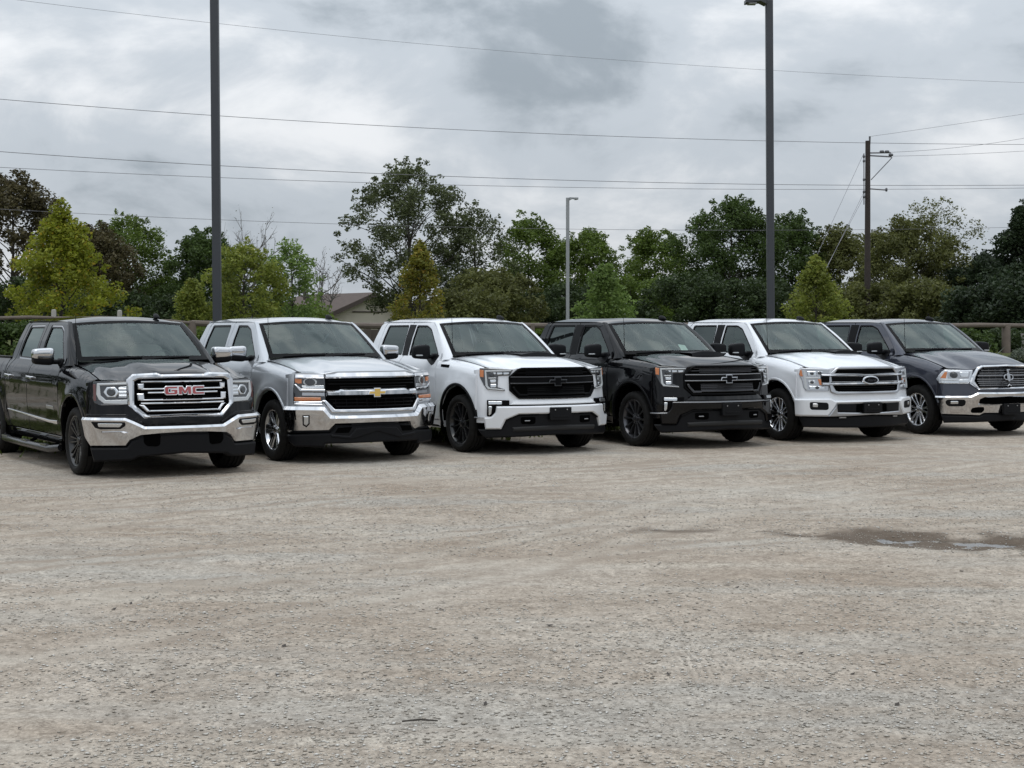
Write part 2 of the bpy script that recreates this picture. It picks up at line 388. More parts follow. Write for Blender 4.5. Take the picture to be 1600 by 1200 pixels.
def add_wheels(T, B, style, rim_mat):
    me, br = wheel_meshes(STYLES[style], rim_mat)
    for sg in (-1, 1):
        for y in (0., B.wb):
            w = obj('wheel', me, None, T); w.location = (sg * .846, y, WR); w.rotation_euler = (R(37 * y + 11 * sg), 0, 0 if sg < 0 else math.pi)
            t = obj('tyre', tyre_mesh(STYLES[style].get('rim', 1.)), None, w); d = obj('brake_disc', br, None, w)
def arch_pts(y0, za, r, a0, a1, n):
    return [(y0 + r * math.cos(R(a0 + (a1 - a0) * i / n)), za + r * math.sin(R(a0 + (a1 - a0) * i / n))) for i in range(n + 1)]
def add_cab_and_sides(T, B, C):
    pm = C['paint']; Y = B.yy; ROCK = .40
    for sg in (-1, 1):
        M = B.side(sg); fl = sg < 0
        kw = dict(parent=T, flip=fl)
        # front fender: top edge, nose edge, wheel opening, door edge
        top = [(y, B.zt(y) - .004) for y in np.linspace(.655, -.495, 16)]
        arch = arch_pts(0, ARCH_Z, ARCH_R, 168, 0, 26)
        fend = [(.655, ROCK), (.655, 1.0)] + top + [(-.4985, .95), (-.4985, .62), (-.503, .505)] + arch[1:] + [(.514, ROCK)]
        plate('front_fender', M, fend, h=0, t=.03, bev=.004, g=.027, mat=pm, **kw)
        lip = arch_pts(0, ARCH_Z, ARCH_R + .028, 170, -4, 26) + arch_pts(0, ARCH_Z, ARCH_R - .004, -4, 170, 26)
        plate('wheel_arch_trim', M, lip, h=.012, t=.03, bev=.006, g=0, mat=C.get('arch', pm), **kw)
        # doors
        fs = rnd([(.665, ROCK + .004), (.665, 1.17), (.60, 1.262), (.70, 1.365), (.935, 1.56), (1.16, 1.700), (1.28, 1.737), (Y(1.840), 1.742), (Y(1.822), 1.50), (Y(1.795), 1.25), (Y(1.86), 1.05), (Y(1.89), .70), (Y(1.89), ROCK + .004)], .03)
        wf = rnd([(Y(1.70), 1.692), (1.375, 1.690), (1.21, 1.640), (1.02, 1.510), (.83, 1.365), (.735, 1.285), (.745, 1.255), (Y(1.645), 1.262)] if not C.get('dip') else [(Y(1.70), 1.692), (1.375, 1.690), (1.21, 1.640), (1.02, 1.510), (.83, 1.365), (.715, 1.265), (.705, 1.195), (1.02, 1.205), (1.16, 1.262), (Y(1.645), 1.268)], .035)
        d = plate('front_door', M, fs, [wf], h=0, t=.035, bev=.004, g=.05, mat=pm, **kw)
        plate('window_seal', M, inset(ccw(wf), -.004), [inset(ccw(wf), .020)], h=-.006, t=.02, bev=0, g=.0, mat=MT['gloss_black'] if not C.get('chrome_trim') else MT['chrome'], parent=d, flip=fl)
        if C.get('chrome_trim'): plate('window_seal', M, inset(ccw(wf), .014), [inset(ccw(wf), .030)], h=-.004, t=.02, bev=0, g=0, mat=MT['gloss_black'], parent=d, flip=fl)
        plate('window', M, wf, h=-.016, t=.004, bev=0, g=.1, mat=MT['door_glass'], parent=d, flip=fl)
        rs = rnd([(Y(1.902), ROCK + .004), (Y(1.902), .70), (Y(1.872), 1.05), (Y(1.807), 1.25), (Y(1.834), 1.50), (Y(1.852), 1.742), (Y(2.66), 1.735), (Y(2.72), 1.68), (Y(2.72), 1.30), (Y(2.90), 1.12), (Y(2.93), .85), (Y(2.90), .62), (Y(2.80), ROCK + .004)], .035)
        wr = rnd([(Y(2.625), 1.690), (Y(1.955), 1.695), (Y(1.905), 1.50), (Y(1.872), 1.264), (Y(2.60), 1.274), (Y(2.655), 1.32)], .04)
        d2 = plate('rear_door', M, rs, [wr], h=0, t=.035, bev=.004, g=.05, mat=pm, **kw)
        plate('window_seal', M, inset(ccw(wr), -.004), [inset(ccw(wr), .020)], h=-.006, t=.02, bev=0, g=0, mat=MT['gloss_black'] if not C.get('chrome_trim') else MT['chrome'], parent=d2, flip=fl)
        if C.get('chrome_trim'): plate('window_seal', M, inset(ccw(wr), .014), [inset(ccw(wr), .030)], h=-.004, t=.02, bev=0, g=0, mat=MT['gloss_black'], parent=d2, flip=fl)
        plate('window', M, wr, h=-.016, t=.004, bev=0, g=.1, mat=MT['privacy'], parent=d2, flip=fl)
        # dark B-pillar applique between the two door windows
        bp = [(Y(1.722), 1.700), (Y(1.932), 1.702), (Y(1.850), 1.262), (Y(1.668), 1.262)]
        if not C.get('body_pillar'): plate('door_pillar_trim', M, bp, h=.003, t=.006, bev=.001, g=.08, mat=MT['gloss_black'], parent=d, flip=fl)
        for dd, yc in ((d, Y(1.73)), (d2, Y(2.76))):
            hm = MT['chrome'] if C.get('chrome_handle') else (pm if not C.get('black_handle') else MT['plastic'])
            plate('door_handle', M, rnd([(yc - .12, 1.035), (yc + .11, 1.042), (yc + .11, 1.076), (yc - .12, 1.068)], .014), h=.040, t=.045, bev=.010, g=0, mat=hm, parent=dd, flip=fl)
        # cab corner behind the doors, rocker, bed
        cc = rnd([(Y(2.812), ROCK), (Y(2.912), .62), (Y(2.942), .85), (Y(2.912), 1.125), (Y(2.732), 1.30), (Y(2.732), 1.68), (Y(2.67), 1.742), (Y(2.80), 1.738), (Y(2.875), 1.69), (Y(2.97), 1.27), (Y(2.975), ROCK)], .02)
        plate('cab_corner', M, cc, h=0, t=.04, bev=.004, g=.06, mat=pm, **kw)
        plate('rocker_panel', M, [(.52, .285), (.52, .393), (Y(2.975), .393), (Y(2.975), .285)], h=-.012, t=.05, bev=.01, g=.12, mat=pm if C.get('body_rocker', 1) else MT['plastic'], **kw)
        ra = arch_pts(B.wb, ARCH_Z, ARCH_R, 180, 0, 26); y1 = B.wb + 1.27
        bed = [(Y(2.99), ROCK - .03), (B.wb - ARCH_R, ROCK - .03)] + ra[1:] + [(y1, ROCK + .02), (y1 + .03, .7), (y1, 1.265), (Y(2.99), 1.275)]
        bd = plate('bed_side', M, bed, h=0, t=.06, bev=.006, g=.06, mat=pm, **kw)
        box('bed_rail_cap', *( (-.905, -.80) if sg < 0 else (.80, .905)), Y(2.99), y1, 1.268, 1.290, MT['plastic'], bd)
        # wheel wells
        for ya in (0., B.wb):
            prof = arch_pts(ya, ARCH_Z - .03, ARCH_R + .012, -12, 192, 20); V = []; F = []
            for x in (.972, .50): V += [(sg * x, y, z) for y, z in prof]
            n = len(prof); F = [[i, i + 1, n + i + 1, n + i] for i in range(n - 1)]; F.append([n + i for i in range(n)])
            obj('wheel_well', mesh('wheel_well', V, F, 40), MT['matte_black'], T)
        if C.get('sail'): plate('mirror_sail', M, rnd([(.705, 1.285), (.745, 1.160), (.80, 1.140), (1.03, 1.225), (1.06, 1.262)], .015), h=.005, t=.02, bev=.003, g=.06, mat=MT['plastic'], parent=d, flip=fl)
        # front screen pillar
        def pil(a, b):
            z = 1.215 + b * .515
            we = Vector((np.interp(z, [1.21, 1.285, 1.715, 1.73], [.815, .80, .68, .675]), np.interp(z, [1.21, 1.285, 1.5, 1.715, 1.73], [.40, .50, .80, 1.12, 1.145]), z + .003))
            yd = np.interp(z, [1.20, 1.262, 1.365, 1.56, 1.700, 1.73], [.57, .592, .690, .925, 1.15, 1.25])
            sd = Vector((B.uprof(z), yd, z)); t = (a + 1) / 2
            p = we.lerp(sd, t); bulge = math.sin(math.pi * t) * .022
            p += Vector((.80, -.35, .35)) * bulge
            return (sg * p.x, p.y, p.z)
        grid_mesh('screen_pillar', pil, 8, 16, pm, T, flip=not fl)
        # mirror
        my, mz = C.get('mirror_y', .86), C.get('mirror_z', 1.325); cx = sg * 1.105
        sweep = lambda p: [p[0], p[1] - .25 * p[0] * sg * p[0] * sg * .6, p[2] * (1 - .10 * p[0] * sg)]
        m = rbox('mirror', (cx, my, mz), (.245, .15, .195), MT['plastic'], T, .42, 22, 12, sweep)
        cap_m = C.get('mirror_cap')
        if cap_m:
            V, F = rbox_geo((cx, my - .006, mz + .030), (.250, .150, .140), .42, 22, 12, sweep); obj('mirror_cap', mesh('mirror_cap', V, F, 60), cap_m, m)
        if C.get('mirror_lamp'):
            rbox('mirror_lamp', (cx + sg * .055, my - .072, mz - .045), (.11, .03, .018), MT['led'], m, .5, 12, 8)
        V, F = join_geo([rbox_geo((sg * .955, my + .01, mz - .065), (.20, .09, .055), .5, 14, 8), rbox_geo((sg * .895, my - .02, mz - .075), (.05, .20, .11), .5, 14, 8)])
        obj('mirror_arm', mesh('mirror_arm', V, F, 50), MT['plastic'], m)
    # roof
    RY1 = Y(2.845)
    def roof(a, b):
        yf = 1.045 + .085 * a * a; zf = 1.752 - .034 * a * a; u = a * (.672 + .028 * min(1, b * 3.0))
        y = yf + (RY1 - yf) * b; zc = 1.742 + .060 * (1 - abs(a) ** 2.6)
        f = 1 - (1 - min(1, b / .28)) ** 2.2; r = max(0, (b - .90) / .10)
        return (u, y, zf + (zc - zf) * f - .040 * r * r)
    grid_mesh('roof', roof, 28, 26, pm, T)
    # gutter strips close the roof to the door frames
    for sg in (-1, 1):
        def gut(a, b):
            p = Vector(roof(sg, b)); t = (a + 1) / 2
            q = Vector((sg * (B.uprof(1.735) + .002), p.y, min(1.735, p.z - .004))); m = p.lerp(q, t); m.x += sg * .012 * math.sin(math.pi * t); m.z += .006 * math.sin(math.pi * t); return m
        grid_mesh('roof_gutter', gut, 5, 26, pm, T, flip=sg > 0)
    # windscreen with black ceramic border
    def wind(a, b, out=0.):
        z0, z1 = 1.278, 1.716; uc = .80 + (.68 - .80) * b; yc = .490 + (1.122 - .490) * b; bow = .145 + (.080 - .145) * b
        return Vector((a * uc, yc - bow * (1 - a * a) - out * .6, z0 + (z1 - z0) * b + .034 * (1 - a * a) * b + .010 * math.sin(math.pi * b) + out * .6))
    ws = grid_mesh('windshield', wind, 20, 12, MT['windshield'], T)
    fr = []
    for a0, a1, b0, b1, na, nb in ((-1, -.93, 0, 1, 1, 14), (.93, 1, 0, 1, 1, 14), (-.93, .93, .93, 1, 20, 1), (-.93, .93, 0, .10, 20, 1)):
        V = [wind(a0 + (a1 - a0) * i / na, b0 + (b1 - b0) * j / nb, .003) for j in range(nb + 1) for i in range(na + 1)]
        fr.append((V, [[j * (na + 1) + i, j * (na + 1) + i + 1, (j + 1) * (na + 1) + i + 1, (j + 1) * (na + 1) + i] for j in range(nb) for i in range(na)]))
    obj('windshield_border', mesh('windshield_border', *join_geo(fr), 40), MT['gloss_black'], ws)
    V = [wind(-.07 + .14 * i, .86 + .14 * j, -.006) for j in (0, 1) for i in (0, 1)]
    obj('sensor_patch', mesh('sensor_patch', V, [[0, 1, 3, 2]], 0), MT['dash'], ws)
    rbox('rear_view_mirror', (0, 1.02, 1.60), (.24, .04, .07), MT['dash'], T, .4, 14, 8)
    for a0, a1 in ((-.78, -.08), (-.02, .68)):
        tube('wiper', [wind(a0, .02, .012), wind((a0 + a1) / 2, .045, .016), wind(a1, .06, .012)], .009, MT['plastic'], T, 6)
    # rear wall of the cab
    bk = []
    bk.append(box_geo(-.90, .90, Y(2.93), Y(2.96), .45, 1.27)); bk.append(box_geo(-.70, .70, Y(2.83), Y(2.86), 1.67, 1.745))
    for s in (-1, 1):
        V = [(s * .90, Y(2.95), 1.25), (s * .70, Y(2.95), 1.25), (s * .70, Y(2.85), 1.70), (s * .56, Y(2.85), 1.70)]
        bk.append(([(s * .91, Y(2.94), 1.25), (s * .70, Y(2.94), 1.25), (s * .56, Y(2.85), 1.70), (s * .72, Y(2.85), 1.70)], [[0, 1, 2, 3]]))
    obj('cab_back', mesh('cab_back', *join_geo(bk), 0), pm, T)
    obj('rear_window', mesh('rear_window', [(-.70, Y(2.935), 1.26), (.70, Y(2.935), 1.26), (.56, Y(2.845), 1.69), (-.56, Y(2.845), 1.69)], [[0, 1, 2, 3]], 0), MT['privacy'], T)
    # interior
    dv = [wind(-.97, .015, -.03), wind(0, .0, -.03), wind(.97, .015, -.03)]
    dash = [(-.80, .52, 1.235), (0, .40, 1.245), (.80, .52, 1.235), (.82, .98, 1.225), (0, .93, 1.24), (-.82, .98, 1.225), (-.82, 1.02, .9), (.82, 1.02, .9), (0, 1.0, .9)]
    obj('dashboard', mesh('dashboard', dash, [[0, 1, 4, 5], [1, 2, 3, 4], [5, 4, 8, 6], [4, 3, 7, 8]], 50), MT['dash'], T)
    rbox('gauge_hood', (.40, .94, 1.255), (.44, .20, .09), MT['dash'], T, .5, 14, 8)
    for s in (-1, 1):
        st = rbox('front_seat', (s * .40, 1.62, 1.10), (.52, .17, .72), MT['seat'], T, .55, 16, 10, lambda p: [p[0], p[1] + .35 * p[2], p[2]])
        rbox('headrest', (s * .40, 1.74, 1.545), (.27, .11, .17), MT['seat'], st, .6, 14, 8)
        rbox('headrest', (s * .42, Y(2.70), 1.40), (.27, .11, .16), MT['seat'], T, .6, 14, 8)
    rbox('rear_seat', (0, Y(2.62), 1.02), (1.50, .20, .66), MT['seat'], T, .45, 18, 10)
    box('cab_floor', -.88, .88, .58, Y(2.93), .38, .43, MT['matte_black'], T)
    V, F = tube_geo([(.40 + .185 * math.cos(t), 1.13 - .07 * math.sin(t), 1.215 + .17 * math.sin(t)) for t in np.linspace(0, 2 * math.pi, 25)], .014, 8, False)
    V2, F2 = join_geo([(V, F), tube_geo([(.22, 1.13, 1.215), (.40, 1.10, 1.215), (.58, 1.13, 1.215)], .018, 6), rbox_geo((.40, 1.10, 1.215), (.14, .05, .11), .6, 12, 8)])
    obj('steering_wheel', mesh('steering_wheel', V2, F2, 50), MT['dash'], T)
    # chassis and bed
    un = [box_geo(-.62, .62, -.30, B.wb + 1.15, .34, .44), box_geo(-.50, -.40, -.50, B.wb + 1.2, .24, .36), box_geo(.40, .50, -.50, B.wb + 1.2, .24, .36)]
    un.append(box_geo(-.90, .90, .56, B.wb - .56, .30, .36)); un.append(box_geo(-.66, .66, -.50, B.wb + 1.15, .30, .38))  # wide flat boxes added to keep light out from under the truck
    un.append(tube_geo([(-.80, 0, .33), (.80, 0, .33)], .05, 8)); un.append(tube_geo([(-.80, B.wb, .35), (.80, B.wb, .35)], .06, 8)); un.append(rbox_geo((0, B.wb, .35), (.30, .30, .28), .8, 12, 8))
    obj('chassis_and_blocker', mesh('chassis_and_blocker', *join_geo(un), 40), MT['matte_black'], T)
    box('engine_block', -.50, .50, -.45, .52, .44, 1.0, MT['matte_black'], T)
    y1 = B.wb + 1.27
    bb = [box_geo(-.86, .86, Y(3.0), y1, .62, .66), box_geo(-.86, .86, Y(3.0), Y(3.03), .62, 1.26)]
    obj('bed_floor', mesh('bed_floor', *join_geo(bb), 0), MT['plastic'], T)
    V, F = box_geo(-.88, .88, y1 - .03, y1 + .02, .60, 1.265); obj('tailgate', mesh('tailgate', V, F, 0), pm, T)
    for s in (-1, 1): rbox('tail_lamp', (s * .91, y1 + .0, .98), (.10, .08, .38), MT['red_lens'], T, .4, 12, 8)
    box('rear_bumper', -.93, .93, y1 + .02, y1 + .20, .42, .60, C.get('rear_bumper', MT['plastic']), T)
    # roof aerial, fender mast
    V, F = rbox_geo((.44, 1.36, 1.806), (.048, .18, .070), .8, 12, 8, lambda p: [p[0] * (1 - .4 * max(0, p[2])), p[1] * (1 - .3 * p[2]) + .35 * p[2], p[2]])
    obj('roof_aerial', mesh('roof_aerial', V, F, 60), C.get('aerial', MT['plastic']), T)
    tube('mast_aerial', [(-.83, .42, 1.18), (-.83, .44, 1.45), (-.83, .46, 1.80)], [.006, .004, .003], MT['plastic'], T, 6)
def add_hood(T, B, C):
    ex = [abs(a) for a, b in C['edge']][::-1]; ez = [b for a, b in C['edge']][::-1]
    dome = C.get('dome', .02); d0, d1 = C.get('dome_w', (.40, .60))
    def hood(a, b):
        u = a * .848; au = abs(u); v = B.V0 - B.B * au ** 2.6
        zf = float(np.interp(au, ex + [.87], ez + [B.zs])); yf = -(v - B.sb(zf)) + .012
        yr = .395 + .165 * abs(a) ** 2.4; bb = max(0, b)
        y = yf + (yr - yf) * bb
        zr = 1.288 - .043 * a * a
        q = 1 - (1 - bb) ** 1.85
        ze = zf + (zr - zf) * q
        # side edges follow the fender top
        w = float(sstep(.72, 1.0, abs(a))); ze = ze * (1 - w) + (B.zt(y) + .004) * w
        ze += dome * (1 - float(sstep(d0, d1, abs(a)))) * math.sin(math.pi * min(1, bb ** .75)) ** .8
        ze += .010 * math.exp(-((abs(a) - .80) / .06) ** 2) * math.sin(math.pi * bb)
        if b < 0: return (u, yf + .03 * 0 - .006, zf + b * 1.0)
        return (u, y, ze)
    V = []; nb = 26; na = 44
    rows = [-.05, -.022, -.006] + [(j / nb) ** 1.5 for j in range(nb + 1)]
    for b in rows:
        for i in range(na + 1): V.append(hood(-1 + 2 * i / na, b))
    F = [[j * (na + 1) + i, j * (na + 1) + i + 1, (j + 1) * (na + 1) + i + 1, (j + 1) * (na + 1) + i] for j in range(len(rows) - 1) for i in range(na)]
    h = obj('hood', mesh('hood', V, F, 30), C['paint'], T)
    # black cowl between hood and windscreen
    V = []
    for i in range(25):
        a = -1 + i / 12; p = Vector(hood(a, 1)); V += [p + Vector((0, -.03, -.012)), Vector((a * .83, .52 + .02 * abs(a) - .10 * (1 - a * a), 1.262))]
    obj('cowl', mesh('cowl', V, [[2 * i, 2 * i + 2, 2 * i + 3, 2 * i + 1] for i in range(24)], 40), MT['plastic'], T)
    if C.get('scoop'):
        a0, a1, b0, b1 = C['scoop']; V = []
        for j in range(5):
            for i in range(7):
                a = a0 + (a1 - a0) * i / 6; b = b0 + (b1 - b0) * j / 4; a = a0 + (a - a0) * (1 if j else .9)
                p = Vector(hood(a, b)); p.z += .004 + .050 * (1 - j / 4) ** 1.2 * math.sin(math.pi * (i + .6) / 7.2) ** .5; V.append(p)
        for i in range(7): p = Vector(hood(a0 + (a1 - a0) * (.9 * i / 6), b0)); V.append(Vector((p.x, p.y - .02, p.z - .004)))
        F = [[j * 7 + i, j * 7 + i + 1, (j + 1) * 7 + i + 1, (j + 1) * 7 + i] for j in range(4) for i in range(6)] + [[35 + i, 36 + i, i + 1, i] for i in range(6)]
        obj('hood_scoop', mesh('hood_scoop', V, F, 40), MT['plastic'], h)
    return hood
def fascia_base(T, B, C, zlow):
    e = C['edge']; P = [(-B.send, zlow), (-B.send, B.zs - .03), (-.93, B.zs - .004)] + [(a, b - .004) for a, b in e]
    P = P[:-1] + [(0., e[-1][1] - .004), (0., zlow)]
    return plate('front_panel', B.front, symc(P), h=-.012, t=.03, bev=.002, g=.06, mat=C['paint'], parent=T)
def disc(c, rx, ry, n=20, ph=0): return [(c[0] + rx * math.cos(2 * math.pi * i / n + ph), c[1] + ry * math.sin(2 * math.pi * i / n + ph)) for i in range(n)]
def both(fn):
    for sg in (-1, 1): fn(lambda P: P if sg < 0 else mir(P))
def bar(B, z, s0, hgt, name, h, mat, parent, t=.02, z2=None, bev=.004):
    z2 = z if z2 is None else z2
    n = 14; P = [(s0 * (1 - 2 * i / n), z - hgt / 2 + (z2 - z) * (1 - abs(1 - 2 * i / n))) for i in range(n + 1)] + [(-s0 * (1 - 2 * i / n), z + hgt / 2 + (z2 - z) * (1 - abs(1 - 2 * i / n))) for i in range(n + 1)]
    return plate(name, B.front, P, h=h, t=t, bev=bev, g=.08, mat=mat, parent=parent)
BOWTIE = [(-.34, 1), (.38, 1), (.38, .42), (1, .42), (.82, -.42), (.34, -.42), (.34, -1), (-.38, -1), (-.38, -.42), (-1, -.42), (-.82, .42), (-.34, .42)]
def bowtie(B, parent, c, w, hh, rim, face, h, open_face=False):
    o = [(c[0] + x * w, c[1] + y * hh) for x, y in BOWTIE]
    e = plate('emblem', B.front, o, h=h, t=.02, bev=.004, g=0, mat=rim, parent=parent)
    plate('emblem_face', B.front, inset(ccw(o), .010), h=h + .004, t=.006, bev=.002, g=0, mat=face, parent=parent)
def plate_bracket(B, T, P, h):
    p = plate('plate_bracket', B.front, rnd(P, .012), h=h, t=.05, bev=.004, g=0, mat=MT['plastic'], parent=T)
    (x0, z0), (x1, z1) = P[3], P[1]
    for k in (.22, .78):
        plate('bolt', B.front, disc((x0 + (x1 - x0) * k, max(z0, z1) - .03), .009, .009, 8), h=h + .006, t=.008, bev=0, g=0, mat=MT['satin'], parent=p)
    plate('bracket_rib', B.front, [(x0 + .05, z0 + .035), (x1 - .05, z0 + .035), (x1 - .05, z0 + .055), (x0 + .05, z0 + .055)], h=h + .006, t=.008, bev=.002, g=0, mat=MT['plastic'], parent=p)
T1=dict(
 sur_o=[(-0.557,1.154),(-0.301,1.166),(-0.252,1.147),(0,1.149),(0,0.675),(-0.454,0.667),(-0.616,0.81),(-0.626,1.092)],
 sur_i=[(-0.499,1.098),(-0.304,1.104),(-0.254,1.105),(0,1.11),(0,0.71),(-0.422,0.703),(-0.555,0.819),(-0.543,1.073)],
 barys=[(-0.318,1.067),(-0.323,0.985),(-0.325,0.944),(-0.329,0.865),(-0.331,0.828),(-0.335,0.745)],
 knobA=[(-0.514,1.048),(-0.441,1.051),(-0.445,0.983),(-0.505,0.987)],
 knobB=[(-0.519,0.938),(-0.447,0.941),(-0.445,0.859),(-0.511,0.864)],
 wedgeC=[(-0.501,0.815),(-0.453,0.818),(-0.384,0.739),(-0.421,0.736)],
 barends=[(-0.489,1.061),(-0.493,0.987),(-0.422,0.943),(-0.499,0.868),(-0.501,0.821),(-0.408,0.743)],
 hl=[(-0.994,1.072),(-0.609,1.071),(-0.615,0.82),(-0.928,0.813),(-0.99,0.835),(-1.01,0.896)],
 marker=[(-0.993,1.041),(-0.963,1.043),(-0.966,0.857),(-0.995,0.865)],
 led_o=[(-0.948,1.053),(-0.615,1.061),(-0.617,1.037),(-0.917,1.029),(-0.913,0.921),(-0.857,0.869),(-0.622,0.874),(-0.625,0.822),(-0.878,0.829),(-0.937,0.878),(-0.96,0.933)],
 reflect=[(-0.711,1.011),(-0.626,1.016),(-0.63,0.896),(-0.717,0.896)],
 proj=[(-0.791,0.961),(-0.729,0.961),(-0.793,0.909)],
 bump=[(-1.26,0.68),(-0.653,0.675),(-0.57,0.638),(-0.451,0.577),(0,0.576),(0,0.486),(-0.268,0.478),(-0.487,0.462),(-0.595,0.414),(-0.643,0.347),(-1.06,0.345),(-1.18,0.458)],
 fog=[(-1.01,0.636),(-0.655,0.63),(-0.649,0.592),(-0.704,0.553),(-0.919,0.551),(-0.975,0.568)],
 foglamp=[(-0.944,0.617),(-0.679,0.614),(-0.71,0.575),(-0.937,0.578)],
 scoop=[(-0.937,0.541),(-0.698,0.548),(-0.617,0.51),(-0.912,0.497)],
 val=[(-1.06,0.345),(-0.643,0.347),(-0.595,0.414),(-0.487,0.462),(-0.268,0.478),(0,0.486),(0,0.271),(-0.511,0.243),(-0.583,0.207),(-1.01,0.189)],
 tow=[(-0.463,0.474),(-0.28,0.478),(-0.286,0.373),(-0.317,0.355),(-0.427,0.362),(-0.463,0.402)],
 hoodedge=[(-0.847,1.083),(-0.609,1.08),(-0.252,1.151),(0,1.154)],
 letters=[(-0.215,1.014),(0.236,1.017),(-0.22,0.925),(-0.069,1.011),(0.094,1.014)],
)
T2=dict(
 bar1=[(-0.632,1.096),(-0.524,1.109),(-0.472,1.129),(0,1.13),(0,1.051),(-0.629,1.049)],
 up=[(-0.629,1.049),(0,1.051),(0,0.914),(-0.455,0.912),(-0.481,0.9),(-0.629,0.902)],
 mid=[(-0.629,0.902),(-0.481,0.898),(-0.455,0.914),(0,0.915),(0,0.822),(-0.634,0.823)],
 low=[(-0.634,0.823),(0,0.822),(0,0.666),(-0.531,0.668),(-0.552,0.689),(-0.636,0.79)],
 u_o=[(-0.679,0.778),(-0.575,0.63),(0,0.632)],
 u_i=[(-0.639,0.784),(-0.535,0.67),(0,0.668)],
 bow=[(-0.101,0.922),(0.126,0.812)],
 hl=[(-0.998,1.101),(-0.632,1.099),(-0.644,0.784),(-0.679,0.778),(-0.676,0.724),(-1.04,0.733),(-1.03,0.909)],
 brow=[(-0.995,1.101),(-0.638,1.098),(-0.641,1.049),(-0.999,1.048)],
 amber1=[(-0.999,1.042),(-0.916,1.038),(-0.92,0.985),(-0.958,0.98),(-1,0.998)],
 proj=[(-0.809,1.004),(-0.733,1.004),(-0.813,0.948)],
 boom=[(-1.01,0.972),(-0.991,0.975),(-0.924,0.92),(-0.638,0.914),(-0.64,0.887),(-0.945,0.889)],
 amber2=[(-1.02,0.818),(-0.695,0.814),(-0.697,0.778),(-1.02,0.771)],
 lowtrim=[(-1.03,0.765),(-0.679,0.769),(-0.678,0.726),(-1.03,0.735)],
 bump=[(-1.33,0.707),(-0.658,0.702),(-0.576,0.601),(0,0.599),(0,0.469),(-0.519,0.462),(-0.595,0.384),(-1.2,0.37)],
 fog=[(-0.927,0.601),(-0.833,0.602),(-0.838,0.494),(-0.879,0.453),(-0.927,0.481)],
 fogi=[(-0.912,0.589),(-0.848,0.589),(-0.852,0.504),(-0.88,0.475),(-0.912,0.494)],
 val=[(-1.2,0.359),(-0.595,0.384),(-0.519,0.462),(0,0.469),(0,0.258),(-0.658,0.252),(-0.67,0.21),(-1.03,0.215),(-1.13,0.274)],
 skid=[(-0.595,0.368),(-0.36,0.345),(-0.275,0.436),(0,0.45),(0,0.392),(-0.327,0.3),(-0.582,0.33)],
 hoodedge=[(-0.847,1.118),(-0.632,1.102),(-0.484,1.134),(0,1.136)],
)
T3=dict(
 gr=[(-0.544,1.122),(-0.487,1.14),(0,1.141),(0,0.735),(-0.557,0.738),(-0.58,0.752),(-0.675,0.842),(-0.667,1.021),(-0.647,1.039)],
 bys=[(-0.428,1.104),(-0.431,1.068),(-0.436,1.016),(-0.443,0.934),(-0.448,0.867),(-0.451,0.838),(-0.454,0.805)],
 bends=[(-0.565,1.086),(-0.604,1.057),(-0.654,1.03),(-0.664,0.937),(-0.448,0.867),(-0.451,0.838),(-0.454,0.805)],
 u_o=[(-0.629,0.889),(-0.62,0.854),(-0.554,0.768),(-0.444,0.769),(-0.431,0.781),(0,0.78)],
 bow=[(-0.142,1.016),(0.145,0.894)],
 hl=[(-1.04,1.134),(-0.603,1.114),(-0.651,1.04),(-0.804,1.033),(-0.821,0.887),(-0.733,0.86),(-0.729,0.839),(-0.962,0.857),(-1,0.913),(-1.05,1.026)],
 amber=[(-1.04,1.113),(-0.985,1.107),(-0.995,1.014),(-1.04,1.02)],
 led=[(-0.973,1.104),(-0.624,1.107),(-0.627,1.093),(-0.953,1.085),(-0.947,0.901),(-0.919,0.875),(-0.74,0.856),(-0.738,0.847),(-0.95,0.86),(-0.977,0.901)],
 refl=[(-0.932,1.086),(-0.661,1.093),(-0.676,1.047),(-0.815,1.039),(-0.838,0.901),(-0.923,0.895)],
 drl=[(-0.973,0.72),(-0.681,0.717),(-0.686,0.655),(-0.853,0.643),(-0.873,0.555),(-0.929,0.505),(-0.981,0.509)],
 drl1=[(-0.956,0.705),(-0.776,0.704),(-0.781,0.665),(-0.957,0.662)],
 drl2=[(-0.959,0.639),(-0.913,0.639),(-0.924,0.545),(-0.945,0.521),(-0.958,0.531)],
 ledge=[(-0.684,0.654),(-0.58,0.746),(0,0.735),(0,0.656)],
 bump=[(-0.853,0.639),(0,0.644),(0,0.539),(-0.567,0.535),(-0.735,0.462),(-0.795,0.342),(-1,0.341),(-1.02,0.494),(-0.924,0.502),(-0.867,0.561)],
 line=[(-1.17,0.494),(-0.915,0.5),(-0.915,0.488),(-1.17,0.482)],
 val=[(-1.13,0.337),(-0.795,0.342),(-0.735,0.462),(-0.567,0.535),(0,0.539),(0,0.258),(-0.819,0.23),(-1,0.221),(-1.06,0.266)],
 skid=[(-0.651,0.366),(-0.518,0.373),(0,0.386),(0,0.318),(-0.639,0.31)],
 tow=[(-0.542,0.495),(-0.344,0.498),(-0.344,0.414),(-0.394,0.403),(-0.536,0.409)],
 plate=[(-0.159,0.618),(0.169,0.615),(0.172,0.445),(-0.152,0.454)],
 hoodedge=[(-0.884,1.134),(-0.598,1.119),(-0.487,1.142),(0,1.144)],
)
